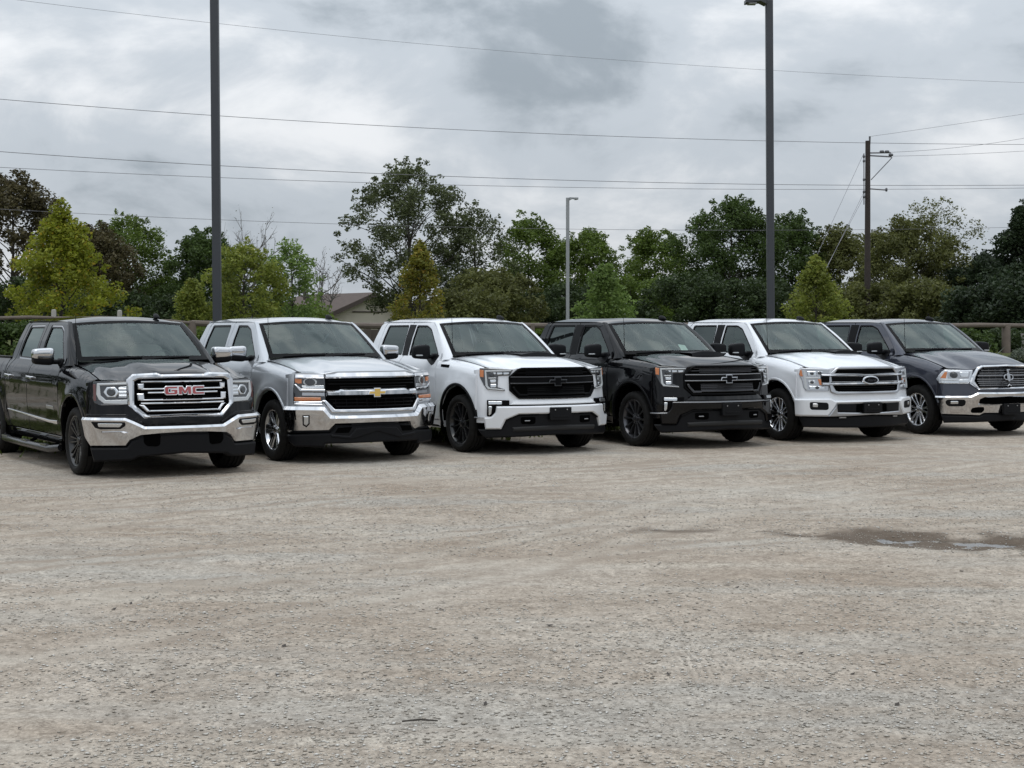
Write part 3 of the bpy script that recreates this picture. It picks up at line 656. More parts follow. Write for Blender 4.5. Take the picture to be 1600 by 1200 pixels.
T5=dict(
 sur_o=[(-0.621,1),(-0.525,1.078),(-0.473,1.096),(0,1.096),(0,0.705),(-0.551,0.703),(-0.633,0.739),(-0.642,0.831)],
 up=[(-0.555,0.997),(-0.499,1.06),(0,1.065),(0,0.992)],
 low=[(-0.587,0.829),(-0.558,0.753),(-0.51,0.739),(0,0.737),(0,0.83)],
 bar1=[(-0.743,0.99),(-0.547,0.985),(0,0.994),(0,0.962),(-0.55,0.957),(-0.743,0.958)],
 bar2=[(-0.746,0.882),(-0.558,0.877),(0,0.883),(0,0.835),(-0.562,0.834),(-0.748,0.834)],
 gap=[(-0.743,0.958),(-0.55,0.957),(0,0.962),(0,0.883),(-0.558,0.877),(-0.746,0.882)],
 oval=[(0.001,0.904),(0.147,0.902),(-0.006,0.849)],
 hl=[(-1.02,1.079),(-0.61,1.062),(-0.634,0.994),(-0.745,0.992),(-0.753,0.829),(-0.646,0.824),(-0.656,0.75),(-0.977,0.751),(-1.01,0.8),(-1.02,0.902),(-1.06,0.986)],
 amber1=[(-1.03,1.052),(-1.01,1.049),(-1,0.958),(-1.03,0.955),(-1.05,0.986)],
 amber2=[(-0.795,0.919),(-0.75,0.919),(-0.748,0.831),(-0.777,0.834)],
 led=[(-0.994,1.047),(-0.968,1.035),(-0.959,0.945),(-0.756,0.949),(-0.758,0.927),(-0.961,0.921),(-0.952,0.77),(-0.976,0.768),(-0.995,0.818),(-0.992,0.914)],
 refl1=[(-0.949,1.047),(-0.687,1.042),(-0.715,1),(-0.758,0.994),(-0.767,0.957),(-0.946,0.953)],
 refl2=[(-0.944,0.915),(-0.801,0.913),(-0.79,0.843),(-0.804,0.825),(-0.668,0.813),(-0.679,0.762),(-0.94,0.768)],
 bump=[(-1.22,0.637),(-0.642,0.646),(-0.584,0.613),(0,0.616),(0,0.574),(-0.553,0.567),(-0.596,0.495),(-0.678,0.387),(-1.14,0.389)],
 chrome=[(-0.678,0.387),(-0.596,0.495),(-0.553,0.567),(-0.544,0.444),(0,0.429),(0,0.405),(-0.644,0.384)],
 pad=[(-0.549,0.561),(-0.267,0.561),(-0.274,0.444),(-0.544,0.447)],
 padc=[(-0.267,0.561),(0,0.566),(0,0.432),(-0.274,0.441)],
 fog=[(-0.942,0.588),(-0.918,0.596),(-0.698,0.589),(-0.675,0.567),(-0.673,0.495),(-0.695,0.476),(-0.916,0.479),(-0.94,0.506)],
 fogl=[(-0.901,0.572),(-0.823,0.571),(-0.823,0.519),(-0.901,0.521)],
 val=[(-1.12,0.381),(-0.681,0.375),(0,0.4),(0,0.218),(-1.04,0.229)],
 plate=[(-0.146,0.577),(0.173,0.575),(0.173,0.427),(-0.144,0.435)],
 hoodedge=[(-0.886,1.083),(-0.612,1.069),(-0.472,1.098),(0,1.1)],
)
T6=dict(
 sur_o=[(-0.651,0.826),(-0.609,0.926),(-0.52,1.052),(-0.45,1.083),(0,1.092),(0,0.715),(-0.526,0.711),(-0.653,0.808)],
 sur_i=[(-0.563,0.863),(-0.54,0.92),(-0.499,0.994),(-0.432,1.041),(0,1.056),(0,0.747),(-0.511,0.745),(-0.567,0.847)],
 bys=[(-0.284,1.006),(-0.29,0.964),(-0.295,0.926),(-0.302,0.872),(-0.306,0.84),(-0.31,0.811),(-0.314,0.779)],
 bends=[(-0.47,1.004),(-0.502,0.968),(-0.534,0.928),(-0.551,0.873),(-0.549,0.842),(-0.536,0.812),(-0.524,0.781)],
 emb=[(-0.101,1.033),(0.108,0.761)],
 hl=[(-1.16,0.876),(-1.03,0.996),(-1,1.014),(-0.581,1.01),(-0.641,0.826),(-0.683,0.806),(-1.11,0.807),(-1.15,0.858)],
 amber=[(-1.12,0.885),(-1.01,0.989),(-0.999,0.982),(-1.05,0.882)],
 proj=[(-0.923,0.93),(-0.866,0.93),(-0.928,0.882)],
 lowstrip=[(-1.14,0.869),(-0.822,0.862),(-0.646,0.873),(-0.679,0.812),(-1.11,0.812)],
 bump=[(-1.23,0.615),(-0.663,0.622),(-0.552,0.676),(0,0.67),(0,0.34),(-0.449,0.344),(-0.515,0.308),(-0.715,0.318),(-1.11,0.326)],
 slot=[(-0.526,0.506),(-0.515,0.558),(-0.46,0.584),(0,0.594),(0,0.501),(-0.426,0.495)],
 fog=[(-1.03,0.535),(-1,0.567),(-0.756,0.569),(-0.731,0.537),(-0.741,0.484),(-0.777,0.461),(-0.981,0.459),(-1.02,0.493)],
 fogl=[(-0.961,0.541),(-0.843,0.542),(-0.843,0.499),(-0.961,0.498)],
 hole=[(-0.663,0.39),(-0.643,0.437),(-0.569,0.453),(-0.46,0.453),(-0.452,0.4),(-0.493,0.361),(-0.643,0.362)],
 val=[(-1.11,0.327),(-0.715,0.318),(-0.515,0.308),(-0.449,0.344),(0,0.34),(0,0.234),(-1.06,0.207)],
 plate=[(-0.179,0.5),(0.144,0.495),(0.144,0.325),(-0.166,0.33)],
 hoodedge=[(-0.835,1.036),(-0.577,1.02),(-0.449,1.088),(0,1.098)],
)
# ------------------------------------------------------------------ noses of the five pickup models
def letters(B, parent, box4, h):
    x0, x1, z0, z1 = box4; W = x1 - x0
    G = [(1, 1), (.12, 1), (0, .85), (0, .15), (.12, 0), (.88, 0), (1, .12), (1, .60), (.5, .60), (.5, .38), (.74, .38), (.74, .24), (.32, .24), (.27, .30), (.27, .70), (.32, .76), (1, .76)]
    Mm = [(0, 0), (0, 1), (.30, 1), (.5, .46), (.70, 1), (1, 1), (1, 0), (.76, 0), (.76, .58), (.58, .10), (.42, .10), (.24, .58), (.24, 0)]
    Cc = [(1, 1), (.12, 1), (0, .85), (0, .15), (.12, 0), (1, 0), (1, .25), (.32, .25), (.27, .31), (.27, .69), (.32, .75), (1, .75)]
    for P, a, b in ((G, 0, .31), (Mm, .345, .665), (Cc, .70, 1.0)):
        Q = [(x0 + W * (a + (b - a) * x), z0 + (z1 - z0) * y) for x, y in P]
        e = plate('emblem_letter', B.front, inset(ccw(Q), -.008), h=h, t=.03, bev=.003, g=0, mat=MT['chrome'], parent=parent)
        plate('letter_face', B.front, inset(ccw(Q), .002), h=h + .005, t=.008, bev=0, g=0, mat=MT['red'], parent=parent)
def nose_a(T, B, C):            # chrome framed grille with three double bars
    D = T1; pl, ch = MT['plastic'], MT['chrome']
    fascia_base(T, B, C, .50)
    plate('air_dam', B.front, symc(B.clip(D['val'])), h=.012, t=.09, bev=.02, g=.06, mat=pl, parent=T)
    hz = lambda a, z: .20 * (z - .55)
    bu = plate('front_bumper', B.front, symc(B.clip(D['bump'])), h=.045, t=.10, bev=.026, bevd=.030, g=.06, mat=ch, parent=T, hz=hz)
    def sd(m):
        f = plate('fog_lamp', B.front, m(rnd(D['fog'], .012)), h=.052, t=.03, bev=.006, g=0, mat=MT['plastic'], parent=bu, hz=hz)
        plate('fog_lens', B.front, m(rnd(D['foglamp'], .012)), h=.056, t=.01, bev=.003, g=0, mat=MT['lens'], parent=bu, hz=hz)
        plate('bumper_scoop', B.front, m(D['scoop']), h=.066, t=.03, bev=.022, bevd=.028, g=0, mat=ch, parent=bu, hz=lambda a, z: hz(a, z) - .5 * (z - .50))
        plate('tow_hook_recess', B.front, m(rnd(D['tow'], .02)), h=.020, t=.02, bev=.006, g=0, mat=MT['matte_black'], parent=T)
        hl = plate('headlight', B.front, m(rnd(D['hl'], .016)), h=.004, t=.03, bev=.006, g=.06, mat=MT['smoked'], parent=T)
        plate('side_marker', B.front, m(D['marker']), h=.010, t=.02, bev=.002, g=0, mat=MT['red_lens'], parent=hl)
        plate('light_guide', B.front, m(D['led_o']), h=.016, t=.02, bev=.006, g=.06, mat=MT['led'], parent=hl)
        plate('reflector', B.front, m(D['reflect']), h=.012, t=.02, bev=.004, g=0, mat=MT['lens'], parent=hl)
        for k in range(3): plate('reflector_rib', B.front, m([(-.712, .905 + .036 * k), (-.628, .905 + .036 * k), (-.628, .926 + .036 * k), (-.712, .926 + .036 * k)]), h=.017, t=.01, bev=.004, g=0, mat=MT['lens'], parent=hl)
        c = (-.795, .956)
        plate('lamp_bezel', B.front, m(disc(c, .088, .064, 6)), h=.013, t=.02, bev=.008, g=0, mat=MT['lens'], parent=hl)
        plate('projector', B.front, m(disc(c, .050, .044, 16)), h=.024, t=.02, bev=.012, g=0, mat=MT['projector'], parent=hl)
        plate('bumper_step', B.front, m(B.clip([(-1.2, .690), (-.66, .688), (-.58, .655), (-.46, .590), (-.44, .608), (-.56, .675), (-.65, .712), (-1.2, .714)])), h=.006, t=.02, bev=.004, g=.06, mat=C['paint'], parent=T)
    both(sd)
    g = plate('grille', B.front, rnd(symc(inset(ccw(symc(D['sur_i'])), -.02)) if 0 else inset(ccw(symc(D['sur_i'])), -.02), .02), h=.0, t=.02, bev=0, g=.08, mat=MT['matte_black'], parent=T)
    plate('grille_surround', B.front, symc(D['sur_o']), [symc(D['sur_i'])], h=.040, t=.06, bev=.018, bevd=.020, g=.08, mat=ch, parent=T)
    for k, ((s, z), (s2, z2)) in enumerate(zip(D['barends'], D['barys'])):
        bar(B, z2 + .002, -abs(s) + .02, .016, 'grille_bar', .024, ch, g, .03, bev=.005)
    for q in ('knobA', 'knobB', 'wedgeC'):
        for sg in (0, 1): plate('bar_end', B.front, D[q] if not sg else mir(D[q]), h=.026, t=.03, bev=.012, g=0, mat=ch, parent=g)
    for k in range(7):
        bar(B, .735 + .052 * k, -.50, .010, 'grille_louvre', .008, MT['gloss_black'], g, .01, bev=0)
    letters(B, g, (-.222, .222, .925, 1.012), .045)
def nose_b(T, B, C):            # two dark openings split by a chrome bar, gold emblem
    D = T2; ch, pl = MT['chrome'], MT['plastic']
    fascia_base(T, B, C, .55)
    hz = lambda a, z: .16 * (z - .58)
    plate('air_dam', B.front, symc(B.clip(D['val'])), h=.006, t=.09, bev=.02, g=.06, mat=pl, parent=T)
    plate('skid_panel', B.front, symc(D['skid']), h=.020, t=.05, bev=.012, g=.08, mat=pl, parent=T)
    bu = plate('front_bumper', B.front, symc(B.clip(D['bump'])), h=.050, t=.12, bev=.040, bevd=.042, g=.06, mat=ch, parent=T, hz=hz)
    g = plate('grille', B.front, symc([(-.64, 1.06), (0, 1.06), (0, .655), (-.54, .66), (-.645, .78)]), h=.0, t=.02, bev=0, g=.08, mat=MT['matte_black'], parent=T)
    for z, s in ((1.015, .60), (.975, .60), (.94, .46), (.79, .60), (.745, .56), (.705, .52)): bar(B, z, -s, .013, 'grille_louvre', .010, MT['gloss_black'], g, .015)
    for k in range(9):
        s = -.52 + .13 * k; plate('grille_louvre', B.front, [(s - .005, .70), (s + .005, .70), (s + .005, .80), (s - .005, .80)], h=.009, t=.01, bev=0, g=0, mat=MT['gloss_black'], parent=g)
    plate('grille_brow', B.front, symc(D['bar1']), h=.030, t=.05, bev=.016, bevd=.024, g=.08, mat=ch, parent=T, hz=lambda a, z: -.5 * (z - 1.06))
    plate('grille_crossbar', B.front, symc(D['mid']), h=.036, t=.05, bev=.022, bevd=.026, g=.08, mat=ch, parent=T, hz=lambda a, z: .10 * (z - .87))
    uo, ui = D['u_o'], D['u_i']
    plate('grille_lower_trim', B.front, symc([uo[0], uo[1], uo[2], (0, ui[2][1]), ui[1], ui[0]]), h=.030, t=.05, bev=.010, g=.08, mat=ch, parent=T)
    bowtie(B, g, (.0, .868), .128, .056, ch, MT['gold'], .056)
    def sd(m):
        hl = plate('headlight', B.front, m(rnd(B.clip(D['hl']), .010)), h=.006, t=.03, bev=.006, g=.06, mat=MT['smoked'], parent=T)
        kw = dict(g=.06, parent=hl)
        plate('lamp_brow', B.front, m(D['brow']), h=.022, t=.02, bev=.010, bevd=.014, mat=ch, hz=lambda a, z: -.4 * (z - 1.07), **kw)
        plate('turn_signal', B.front, m(D['amber1']), h=.012, t=.02, bev=.004, mat=MT['amber'], **kw)
        c = (-.815, 1.000)
        plate('lamp_bezel', B.front, m(disc(c, .085, .050, 20)), h=.012, t=.02, bev=.006, mat=MT['led'], **kw)
        plate('projector', B.front, m(disc(c, .066, .043, 20)), h=.018, t=.02, bev=.006, mat=MT['projector'], **kw)
        plate('lamp_strake', B.front, m(D['boom']), h=.026, t=.02, bev=.006, mat=ch, **kw)
        plate('reflector', B.front, m([(-.92, .956), (-.65, .960), (-.65, .925), (-.91, .930)]), h=.012, t=.02, bev=.003, mat=MT['lens'], **kw)
        plate('reflector', B.front, m([(-.925, .878), (-.645, .876), (-.645, .830), (-.930, .832)]), h=.014, t=.02, bev=.006, mat=MT['satin'], **kw)
        plate('turn_signal', B.front, m(D['amber2']), h=.016, t=.02, bev=.006, mat=MT['amber'], **kw)
        plate('lamp_lower_trim', B.front, m(B.clip(D['lowtrim'])), h=.018, t=.02, bev=.008, mat=ch, **kw)
        f = plate('fog_lamp', B.front, m(D['fog']), h=.056, t=.02, bev=.005, g=0, mat=pl, parent=bu, hz=hz)
        plate('fog_lens', B.front, m(D['fogi']), h=.062, t=.02, bev=.006, g=0, mat=MT['lens'], parent=bu, hz=hz)
        plate('tow_hook_recess', B.front, m([(-.50, .445), (-.33, .455), (-.37, .385), (-.54, .385)]), h=.016, t=.02, bev=.004, g=0, mat=MT['matte_black'], parent=T)
    both(sd)
def nose_c(T, B, C):            # blacked-out wide grille, bracket lamps
    D = T3; pl = MT['plastic']; pm = C['paint']; dk = C['trim']
    fascia_base(T, B, C, .42)
    plate('air_dam', B.front, symc(B.clip(D['val'])), h=.006, t=.09, bev=.02, g=.06, mat=pl, parent=T)
    plate('skid_panel', B.front, symc(D['skid']), h=.026, t=.05, bev=.018, g=.08, mat=pmat('skid_grey', (.022, .022, .022), .5, spec=.2), parent=T)
    hz = lambda a, z: .05 * (z - .55)
    plate('front_bumper', B.front, symc(B.clip(D['bump'])), h=.045, t=.10, bev=.018, bevd=.020, g=.06, mat=pm, parent=T, hz=hz)
    plate('bumper_ledge', B.front, symc(D['ledge']), h=.022, t=.05, bev=.014, bevd=.016, g=.06, mat=pm, parent=T, hz=lambda a, z: -.35 * (z - .66))
    plate('bumper_seam', B.front, symc([(-.69, .656), (0, .657), (0, .642), (-.86, .637)]), h=.012, t=.03, bev=0, g=.08, mat=MT['matte_black'] if C['line'] is None else C['line'], parent=T)
    if C['line'] is not None: bar(B, .640, -.84, .014, 'bumper_trim', .052, C['line'], T, .02)
    g = plate('grille', B.front, rnd(symc(D['gr']), .02), h=.012, t=.04, bev=.010, g=.08, mat=MT['matte_black'], parent=T)
    plate('grille_frame', B.front, symc(D['gr']), [inset(ccw(symc(D['gr'])), .028)], h=.024, t=.04, bev=.008, g=.08, mat=MT['gloss_black'], parent=T)
    for (s, z), (s2, z2) in zip(D['bends'], D['bys']):
        big = abs(z2 - 1.016) < .01 or abs(z2 - .934) < .01
        bar(B, z2, -abs(s) + .01, .015 if big else .010, 'grille_bar', .030 if big else .020, dk if big else C['louvre'], g, .02)
    plate('grille_band', B.front, symc([(-.640, 1.006), (0, 1.008), (0, .942), (-.645, .944)]), h=.022, t=.02, bev=.004, g=.08, mat=MT['gloss_black'], parent=g)
    U = D['u_o']; up = [(a, b + .030) for a, b in U]
    plate('grille_inner_frame', B.front, symc([U[0], U[1], U[2], U[3], U[4], U[5], (0, up[5][1] - .012), (-.42, up[4][1] - .010), (-.44, up[3][1] - .004), (-.535, up[2][1]), (-.590, .862), (-.60, .892)]), h=.028, t=.03, bev=.006, g=.08, mat=C['frame'], parent=g)
    for k in range(11):
        for zz in (1.120, 1.086, 1.05): pass
    for z in (.885, .852, .820, .790, 1.125, 1.086, 1.050): bar(B, z, -.44, .012, 'grille_louvre', .018, C['louvre'], g, .02)
    bowtie(B, g, (.0, .955), .145, .060, C['emblem_rim'], C['emblem_face'], .044)
    def sd(m):
        hl = plate('headlight', B.front, m(rnd(B.clip(D['hl']), .008)), h=.004, t=.03, bev=.006, g=.06, mat=MT['smoked'], parent=T)
        kw = dict(g=.06, parent=hl)
        plate('turn_signal', B.front, m(D['amber']), h=.010, t=.02, bev=.003, mat=MT['amber'], **kw)
        plate('light_guide', B.front, m(D['led']), h=.018, t=.02, bev=.003, mat=MT['led'], **kw)
        for k in range(3): plate('reflector', B.front, m(rnd([(-.90 + .085 * k, 1.082), (-.83 + .085 * k, 1.083), (-.83 + .085 * k, 1.052), (-.90 + .085 * k, 1.046)], .01)), h=.012, t=.02, bev=.006, mat=MT['lens'], **kw)
        plate('projector', B.front, m(disc((-.885, 1.052), .034, .030, 14)), h=.018, t=.02, bev=.008, mat=MT['projector'], **kw)
        for k in range(2): plate('reflector', B.front, m(rnd([(-.915, .985 - .06 * k), (-.835, .987 - .06 * k), (-.838, .945 - .06 * k), (-.91, .942 - .06 * k)], .01)), h=.012, t=.02, bev=.006, mat=MT['lens'], **kw)
        plate('reflector_rib', B.front, m([(-.93, 1.010), (-.83, 1.012), (-.83, .998), (-.93, .996)]), h=.016, t=.02, bev=.003, mat=MT['led'], **kw)
        d = plate('fog_lamp', B.front, m(rnd(D['drl'], .01)), h=.030, t=.05, bev=.006, g=.06, mat=MT['gloss_black'], parent=T)
        plate('fog_lens', B.front, m(rnd(D['drl1'], .008)), h=.036, t=.02, bev=.004, g=0, mat=MT['lens'], parent=d)
        plate('fog_lens', B.front, m(rnd(D['drl2'], .008)), h=.036, t=.02, bev=.004, g=0, mat=MT['lens'], parent=d)
        plate('bumper_side_trim', B.front, m(B.clip(D['line'])), h=.030, t=.03, bev=.003, g=.06, mat=MT['satin'], parent=T)
        t = plate('tow_hook_recess', B.front, m(rnd(D['tow'], .02)), h=.014, t=.02, bev=.004, g=0, mat=MT['matte_black'], parent=T)
        plate('tow_hook', B.front, m([(-.49, .455), (-.42, .455), (-.42, .443), (-.49, .443)]), h=.022, t=.02, bev=.003, g=0, mat=MT['satin'], parent=t)
        plate('intake_frame', B.front, m([(-.735, .470), (-.567, .543), (-.30, .545), (-.30, .530), (-.56, .526), (-.715, .455)]), h=.028, t=.03, bev=.004, g=.06, mat=pl, parent=T)
    both(sd)
    plate_bracket(B, T, [(-.162, .620), (.162, .618), (.165, .452), (-.158, .454)], .062)
def nose_d(T, B, C):            # chrome double-bar grille with oval emblem
    D = T5; ch, pl, pm = MT['chrome'], MT['plastic'], C['paint']
    fascia_base(T, B, C, .52)
    plate('air_dam', B.front, symc(B.clip(D['val'])), h=.002, t=.09, bev=.02, g=.06, mat=pl, parent=T)
    bu = plate('front_bumper', B.front, symc(B.clip(D['bump'])), h=.050, t=.11, bev=.022, bevd=.024, g=.06, mat=pm, parent=T)
    plate('bumper_chrome', B.front, symc(D['chrome']), h=.044, t=.08, bev=.010, g=.06, mat=MT['satin'], parent=T)
    g = plate('grille', B.front, symc(D['sur_o']), h=.006, t=.03, bev=0, g=.08, mat=MT['matte_black'], parent=T)
    plate('grille_surround', B.front, symc(D['sur_o']), [symc(D['up']), symc(D['low']), symc([(-.60, .955), (0, .955), (0, .885), (-.60, .882)])], h=.026, t=.05, bev=.010, g=.08, mat=MT['satin'], parent=T)
    for q in ('bar1', 'bar2'): plate('grille_bar', B.front, symc(D[q]), h=.042, t=.05, bev=.012, bevd=.016, g=.08, mat=ch, parent=T)
    plate('grille_recess', B.front, symc(D['gap']), h=.018, t=.03, bev=.002, g=.08, mat=MT['gloss_black'], parent=T)
    for k in range(12):
        for zz in (.76, .785, .81, 1.015, 1.04): pass
    for z in (.765, .795, 1.015, 1.042): bar(B, z, -.50, .010, 'grille_louvre', .012, MT['gloss_black'], g, .01, bev=0)
    plate('emblem', B.front, disc((0, .902), .142, .062, 36), h=.062, t=.04, bev=.008, g=0, mat=ch, parent=g)
    plate('emblem_face', B.front, disc((0, .902), .118, .045, 32), h=.065, t=.01, bev=.002, g=0, mat=MT['gloss_black'], parent=g)
    cu = bpy.data.curves.new('script', 'FONT'); cu.body = 'Ford'; cu.size = .052; cu.shear = .35; cu.align_x = 'CENTER'; cu.align_y = 'CENTER'; cu.offset = .0012
    tmp = bpy.data.objects.new('script', cu); COL.objects.link(tmp); dg = bpy.context.evaluated_depsgraph_get(); sm = tmp.evaluated_get(dg).to_mesh()
    V = [B.front(v.co.x * 1.5, .900 + v.co.y, .068) for v in sm.vertices]; F = [list(p.vertices) for p in sm.polygons]
    bpy.data.objects.remove(tmp); obj('emblem_script', mesh('emblem_script', V, F, 0), MT['dark_chrome'], g)
    def sd(m):
        hl = plate('headlight', B.front, m(rnd(B.clip(D['hl']), .008)), h=.006, t=.03, bev=.006, g=.06, mat=MT['satin'], parent=T)
        kw = dict(g=.06, parent=hl)
        plate('turn_signal', B.front, m(D['amber1']), h=.012, t=.02, bev=.003, mat=MT['amber'], **kw)
        plate('turn_signal', B.front, m(D['amber2']), h=.016, t=.02, bev=.003, mat=MT['amber'], **kw)
        plate('light_guide', B.front, m(D['led']), h=.018, t=.02, bev=.004, mat=MT['led'], **kw)
        for P in ([(-.94, 1.035), (-.80, 1.035), (-.80, .965), (-.94, .962)], [(-.79, 1.033), (-.70, 1.030), (-.755, 1.00), (-.79, .968)], [(-.935, .900), (-.83, .905), (-.83, .850), (-.935, .845)], [(-.93, .825), (-.70, .818), (-.70, .775), (-.93, .772)]):
            r = plate('lamp_cell', B.front, m(rnd(P, .012)), h=.012, t=.02, bev=.010, mat=MT['lens'], **kw)
            xs = [p[0] for p in P]; zs = [p[1] for p in P]; c = (sum(xs) / 4, sum(zs) / 4)
            plate('projector', B.front, m(disc(c, .030, .022, 12)), h=.017, t=.01, bev=.006, mat=MT['projector'], **kw)
        f = plate('fog_lamp', B.front, m(rnd(D['fog'], .02)), h=.054, t=.03, bev=.008, g=0, mat=pl, parent=bu)
        plate('fog_lens', B.front, m(rnd(D['fogl'], .015)), h=.058, t=.01, bev=.006, g=0, mat=MT['lens'], parent=bu)
        plate('bumper_pad', B.front, m(D['pad']), h=.040, t=.04, bev=.006, g=0, mat=pl, parent=T)
        plate('tow_hook', B.front, m([(-.52, .378), (-.42, .380), (-.42, .362), (-.52, .360)]), h=.03, t=.03, bev=.004, g=0, mat=MT['satin'], parent=T)
        plate('fender_vent', B.side(-1 if m is None else 1), [(0, 0), (.1, 0), (.1, .1)], h=0, t=.01, g=0, bev=0, mat=pl, parent=T) if 0 else None
    both(sd)
    plate('bumper_opening', B.front, symc(D['padc']), h=.020, t=.03, bev=0, g=.08, mat=MT['matte_black'], parent=T)
    plate_bracket(B, T, [(-.158, .578), (.158, .577), (.158, .434), (-.158, .436)], .070)
def nose_e(T, B, C):            # rounded chrome shell grille
    D = T6; ch, pl, pm = MT['chrome'], MT['plastic'], C['paint']
    fascia_base(T, B, C, .50)
    plate('air_dam', B.front, symc(B.clip(D['val'])), h=.000, t=.09, bev=.02, g=.06, mat=pl, parent=T)
    hz = lambda a, z: .22 * (z - .55)
    bu = plate('front_bumper', B.front, symc(B.clip(D['bump'])), [symc(D['slot'])], h=.050, t=.12, bev=.022, bevd=.026, g=.06, mat=ch, parent=T, hz=hz)
    plate('bumper_intake', B.front, symc(D['slot']), h=.010, t=.02, bev=0, g=.08, mat=MT['matte_black'], parent=T)
    g = plate('grille', B.front, inset(ccw(symc(D['sur_i'])), -.02), h=.0, t=.02, bev=0, g=.08, mat=MT['matte_black'], parent=T)
    plate('grille_surround', B.front, symc(D['sur_o']), [symc(D['sur_i'])], h=.040, t=.07, bev=.020, bevd=.022, g=.08, mat=ch, parent=T)
    for (s, z), (s2, z2) in zip(D['bends'], D['bys']): bar(B, z2, -abs(s) + .015, .024 if abs(z2 - .926) < .01 else .012, 'grille_bar', .018, MT['trim_dark'], g, .02)
    for z in (1.032, .985, .945, .90, .856, .826, .795, .765): bar(B, z, -.50 if z < 1 else -.40, .005, 'grille_louvre', .012, MT['dark_chrome'], g, .01, bev=0)
    for k in range(9):
        s = -.44 + .11 * k
        if abs(s) > .05: plate('grille_louvre', B.front, [(s - .004, .76), (s + .004, .76), (s + .004, 1.03), (s - .004, 1.03)], h=.010, t=.01, bev=0, g=0, mat=MT['dark_chrome'], parent=g)
    # shield-and-horns emblem
    plate('emblem', B.front, disc((-.048, .900), .046, .044, 20), [disc((-.045, .900), .031, .029, 20)], h=.046, t=.03, bev=.004, g=0, mat=MT['satin'], parent=g)
    plate('emblem', B.front, disc((.048, .900), .046, .044, 20), [disc((.045, .900), .031, .029, 20)], h=.046, t=.03, bev=.004, g=0, mat=MT['satin'], parent=g)
    plate('emblem', B.front, rnd([(-.026, 1.020), (.040, 1.022), (.040, 1.005), (.010, 1.002), (.012, .955), (.030, .95), (.030, .870), (.016, .835), (-.016, .835), (-.030, .870), (-.030, .96), (-.012, .965), (-.026, .99)], .006), h=.050, t=.03, bev=.004, g=0, mat=MT['satin'], parent=g)
    plate('emblem', B.front, [(-.045, .765), (0, .800), (.045, .765), (.030, .762), (0, .782), (-.030, .762)], h=.046, t=.03, bev=.003, g=0, mat=ch, parent=g)
    def sd(m):
        hl = plate('headlight', B.front, m(rnd(B.clip(D['hl']), .012)), h=.006, t=.03, bev=.008, g=.06, mat=MT['lens'], parent=T)
        kw = dict(g=.06, parent=hl)
        am = [(max(a, -B.send + .03), b) for a, b in D['amber']]
        plate('turn_signal', B.front, m([(-1.075, .888), (-1.00, .985), (-.965, .982), (-.995, .885)]), h=.014, t=.02, bev=.003, mat=MT['amber'], **kw)
        plate('lamp_cell', B.front, m(rnd([(-.96, .990), (-.62, .992), (-.655, .885), (-.97, .885)], .015)), h=.012, t=.02, bev=.006, mat=MT['satin'], **kw)
        plate('lamp_bezel', B.front, m(disc((-.875, .938), .062, .050, 18)), h=.018, t=.02, bev=.008, mat=MT['smoked'], **kw)
        plate('projector', B.front, m(disc((-.870, .938), .040, .036, 16)), h=.023, t=.02, bev=.010, mat=MT['projector'], **kw)
        plate('reflector', B.front, m(rnd([(-.79, .985), (-.64, .985), (-.665, .90), (-.78, .90)], .02)), h=.017, t=.02, bev=.010, mat=MT['lens'], **kw)
        plate('light_guide', B.front, m(rnd([(-1.08, .872), (-.82, .864), (-.82, .852), (-1.07, .856)], .004)), h=.018, t=.02, bev=.003, mat=MT['led'], **kw)
        plate('light_guide', B.front, m(rnd([(-.805, .864), (-.66, .872), (-.675, .822), (-.805, .822)], .008)), h=.014, t=.02, bev=.004, mat=MT['lens'], **kw)
        plate('fog_lamp', B.front, m(rnd(B.clip(D['fog']), .015)), h=.055, t=.03, bev=.008, g=0, mat=pl, parent=bu, hz=hz)
        plate('fog_lens', B.front, m(rnd(D['fogl'], .012)), h=.060, t=.01, bev=.006, g=0, mat=MT['lens'], parent=bu, hz=hz)
        plate('tow_hook_recess', B.front, m(rnd(D['hole'], .02)), h=.055, t=.03, bev=.006, g=0, mat=MT['matte_black'], parent=bu, hz=hz)
    both(sd)
    plate_bracket(B, T, [(-.160, .500), (.160, .498), (.160, .330), (-.160, .330)], .080)
# ------------------------------------------------------------------ the six trucks
POSE = [(-4.118, 18.713, .5452), (-2.172, 20.606, .5498), (.127, 21.985, .5261), (2.543, 22.995, .4993), (4.769, 24.102, .4539), (7.171, 25.483, .4496)]
def truck(i, label, V0, nose, wheel, wheel_mat, C, cab=0., wb=3.6):
    T = empty('pickup_truck', (POSE[i][0], POSE[i][1], 0), POSE[i][2])
    tag(T, label, 'pickup truck', 'pickup trucks parked in a row on the gravel lot')
    e = C['edge']; B = Body(V0, e[-1][1], e[0][1], cab, wb)
    add_wheels(T, B, wheel, wheel_mat); add_cab_and_sides(T, B, C); add_hood(T, B, C); nose(T, B, C)
    return T, B
M_ = MT
tA, bA = truck(0, 'black pickup with chrome grille bars and red lettering, leftmost of the row', .917, nose_a, 'many', M_['gloss_wheel'],
    dict(paint=M_['black_paint'], edge=T1['hoodedge'], chrome_trim=1, chrome_handle=1, mirror_cap=M_['chrome'], body_pillar=1, dome=.030, dome_w=(.34, .52), rear_bumper=M_['chrome']), cab=.16, wb=3.645)
tB, bB = truck(1, 'silver pickup with chrome bumper and gold emblem, second truck from the left', .981, nose_b, 'six', M_['alloy'],
    dict(paint=M_['silver_paint'], edge=T2['hoodedge'], chrome_handle=1, mirror_cap=M_['chrome'], body_pillar=1, dome=.022, dome_w=(.45, .62), rear_bumper=M_['chrome']))
